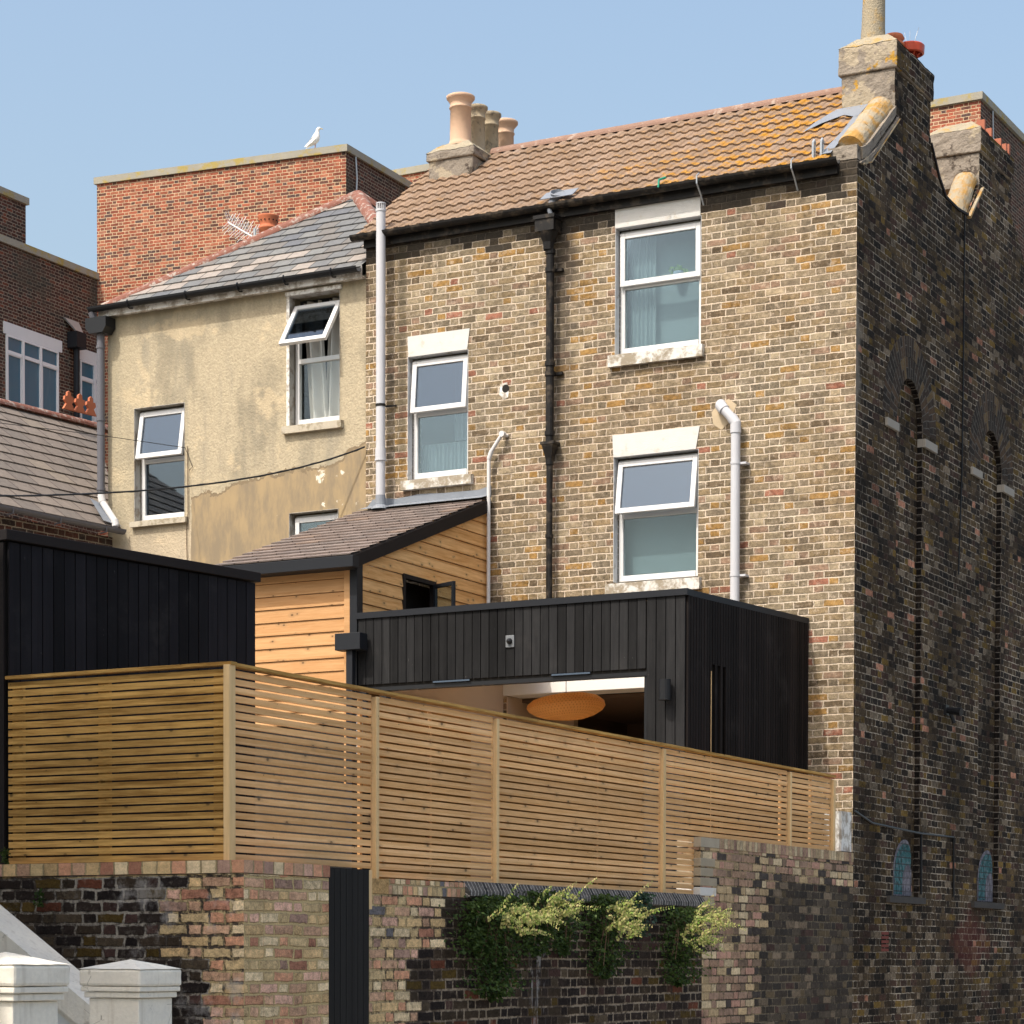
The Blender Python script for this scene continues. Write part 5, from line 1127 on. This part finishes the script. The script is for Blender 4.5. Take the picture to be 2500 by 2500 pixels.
tag(m.build('overhead_cable', M_blkpl), 'thick twisted black cable sagging across the cream house to the brick corner', 'cable')
m = M(); m.tube([at(-30, 1029, 'y', -3), at(240, 1062, 'y', -1.6), at(452, 1093, 'y', -.02), at(470, 1140, 'y', -.0), at(462, 1148, 'y', -.01)], .004, 5); tag(m.build('overhead_cable', M_blkpl), 'thin black wire crossing the outbuilding roof to the lower cream window', 'cable')
m = M(); m.tube([at(458, 1090, 'y', -.006), at(459, 1255, 'y', -.006), at(455, 1300, 'y', -.006), at(457, 1370, 'y', -.006)], .005, 5); m.build('wall_cable', M_twig, CR)

def gull(base, face, s, label, mats):
    """a standing gull: lofted body, neck and head in one mesh, plus wings, bill and legs"""
    G = thing('seagull', base, label, 'bird'); b = V(base); f = V((cos(face), sin(face), 0)); sd_ = V((-f.y, f.x, 0)); m = M()
    ring = [(-.17, .07, .010, .010), (-.13, .10, .028, .02), (-.08, .135, .055, .045), (-.03, .175, .072, .070), (.015, .225, .074, .078), (.035, .285, .058, .066), (.045, .335, .038, .045), (.052, .37, .031, .034), (.058, .395, .034, .036), (.075, .418, .036, .032), (.10, .42, .026, .022), (.115, .415, .011, .011)]
    N = 14; i0 = 0
    for k, (x, z, w, h) in enumerate(ring):
        p, q = ring[max(0, k-1)], ring[min(len(ring)-1, k+1)]; t = (f*(q[0]-p[0])+V((0, 0, q[1]-p[1]))).normalized(); uu = t.cross(sd_)*-1
        for j in range(N): a = 2*pi*j/N; m.v.append(b+(f*x+V((0, 0, z))+sd_*cos(a)*w+uu*sin(a)*h)*s)
    for k in range(len(ring)-1):
        for j in range(N): m.f.append([k*N+j, k*N+(j+1) % N, (k+1)*N+(j+1) % N, (k+1)*N+j]); m.m.append(0)
    m.f.append(list(range(N))); m.m.append(0); m.f.append([(len(ring)-1)*N+j for j in range(N)]); m.m.append(0)
    bo = m.build('body', mats[0], G, smooth=True)
    m = M()
    for sg in (-1, 1):
        w = [(f*.02+V((0, 0, .27))), (f*.03+V((0, 0, .20))), (f*-.05+V((0, 0, .13))), (f*-.20+V((0, 0, .055))), (f*-.16+V((0, 0, .11))), (f*-.05+V((0, 0, .22)))]
        m.prism([b+(p+sd_*sg*(.071 if i in (0, 1, 2, 5) else .045))*s for i, p in enumerate(w)], sd_*sg*.008*s)
    m.build('wing', mats[1], G)
    m = M(); m.tube([b+(f*.105+V((0, 0, .415)))*s, b+(f*.145+V((0, 0, .408)))*s, b+(f*.16+V((0, 0, .398)))*s], [.009*s, .007*s, .003*s], 8); m.build('bill', plain('yellow_bill', (.5, .35, .05), .5, .05), G)
    m = M()
    for sg in (-1, 1): m.tube([b+(f*.01+sd_*sg*.03+V((0, 0, .15)))*s, b+(sd_*sg*.03+V((0, 0, .01)))*s, b+(f*.05+sd_*sg*.03+V((0, 0, .006)))*s], .006*s, 6)
    m.build('legs', plain('pink_leg', (.45, .28, .25), .6, .05), G)
M_gw = plain('white_feather', (.86, .85, .82), .8, .03); M_gg = plain('grey_feather', (.62, .63, .63), .8, .05); M_gr = plain('mid_grey_feather', (.30, .31, .34), .8, .05)
gp = at(762, 364, 'z', 20.25); gull((gp.x, gp.y+.12, 20.25), rad(20), 1.2, 'white gull standing on the flat red brick parapet at upper left', (M_gw, M_gw))
g2 = at(2432, 346, 'x', -.3); gull((-.30, g2.y, 11.50), rad(155), .62, 'grey gull perched on the farther broken chimney at the right', (M_gr, M_gg))
for k, (y, h) in enumerate(((4.35, .09), (4.62, .07), (5.0, .06), (5.22, .06), (5.34, .09))):
    m = M(); m.box(-.12, y, 11.41, -.02, y+.05, 11.42+h+.04); tag(m.build('loose_brick', M_orange, CH2))

# ================================================================== parked car, only the edge of its roof in the picture
CA = thing('parked_car', (6.9, -13.6, 0), 'blue hatchback parked in the street, only its roof edge in the bottom right corner', 'car')
M_paint = plain('blue_car_paint', (.03, .09, .28), .18, .02, spec=.9); M_rub = plain('tyre_rubber', (.02, .02, .02), .8, .05); M_cgl = plain('dark_car_glass', (.015, .018, .02), .06, .01, spec=.9); M_hl = plain('headlight_lens', (.7, .72, .74), .1, .02, spec=.9); M_tl = plain('tail_light_lens', (.4, .02, .02), .2, .02, spec=.8)
cax = V((sin(rad(2)), cos(rad(2)), 0)); cside = V((cax.y, -cax.x, 0)); cb = V((6.92, -13.55, 0))
def loft(m, secs, wid, mi=0):                 # sections along the car: (s, z_low, z_high) with half width
    N = 12; i0 = len(m.v)
    for (s_, zl, zh), w in zip(secs, wid):
        for j in range(N):
            a = 2*pi*j/N; ca, sa = cos(a), sin(a); ca = abs(ca)**.45*(1 if ca > 0 else -1); sa = abs(sa)**.45*(1 if sa > 0 else -1)
            m.v.append(cb+cax*s_+cside*(w*ca)+V((0, 0, (zl+zh)/2+(zh-zl)/2*sa)))
    for k in range(len(secs)-1):
        for j in range(N): m.f.append([i0+k*N+j, i0+k*N+(j+1) % N, i0+(k+1)*N+(j+1) % N, i0+(k+1)*N+j]); m.m.append(mi)
    m.f.append([i0+j for j in range(N)]); m.m.append(mi); m.f.append([i0+(len(secs)-1)*N+j for j in range(N)]); m.m.append(mi)
m = M(); loft(m, [(-1.95, .35, .62), (-1.8, .22, .80), (-1.2, .20, .88), (-.6, .20, .93), (1.2, .20, .93), (1.75, .24, .90), (1.9, .35, .75)], [.72, .82, .86, .87, .87, .84, .74]); m.build('body', M_paint, CA, smooth=True)
m = M(); loft(m, [(-.95, .88, .92), (-.25, .90, 1.27), (1.15, .90, 1.27), (1.72, .88, 1.0)], [.74, .66, .66, .70]); m.build('windows', M_cgl, CA, smooth=True)
m = M(); loft(m, [(-.32, 1.265, 1.30), (-.1, 1.27, 1.34), (.5, 1.28, 1.365), (1.1, 1.27, 1.345), (1.3, 1.25, 1.30)], [.56, .62, .64, .62, .56]); m.build('roof', M_paint, CA, smooth=True)
for s_ in (-1.25, 1.25):
    for sg in (-1, 1):
        c = cb+cax*s_+cside*(sg*.78)+V((0, 0, .31)); m = M(); m.lathe([(.19, -.09), (.31, -.09), (.31, .09), (.19, .09), (.19, -.09)], c, 24, ax=cside); w = m.build('wheel', M_rub, CA); m = M(); m.lathe([(.0, -.07), (.19, -.085), (.19, .085), (.0, .07)], c, 16, ax=cside); m.build('rim', M_alu, w)
for sg in (-1, 1):
    m = M(); m.obox(cb+cax*-1.93+cside*(sg*.55-.12)+V((0, 0, .58)), cside*.24, cax*.1, (0, 0, .12)); m.build('headlight', M_hl, CA, bevel=.02)
    m = M(); m.obox(cb+cax*1.80+cside*(sg*.60-.10)+V((0, 0, .66)), cside*.20, cax*.1, (0, 0, .16)); m.build('tail_light', M_tl, CA, bevel=.02)

# ================================================================== the neighbouring terrace house whose shade falls on the left fence
NH = thing('stucco_house', (-5, -18, 0), 'stucco terrace house beside the entrance steps, out of view, shading the left fence', 'house')
m = M(); m.box(-6, -24, 0, .22, -14.9, 9.4); m.build('wall', M_stucco, NH)
m = M(); m.box(-6.1, -24.1, 9.4, .23, -14.88, 9.6); m.build('cornice', M_stucco, NH)
for k, (y, z) in enumerate(((-16.5, 1.4), (-20, 1.4), (-16.5, 4.6), (-20, 4.6), (-16.5, 7.2), (-20, 7.2))):
    m = M(); m.box(.222, y-.5, z, .27, y+.5, z+1.5); w = m.build('window', M_white, NH); m = M(); m.box(.272, y-.42, z+.08, .28, y+.42, z+1.42); m.build('pane', M_cgl, w)
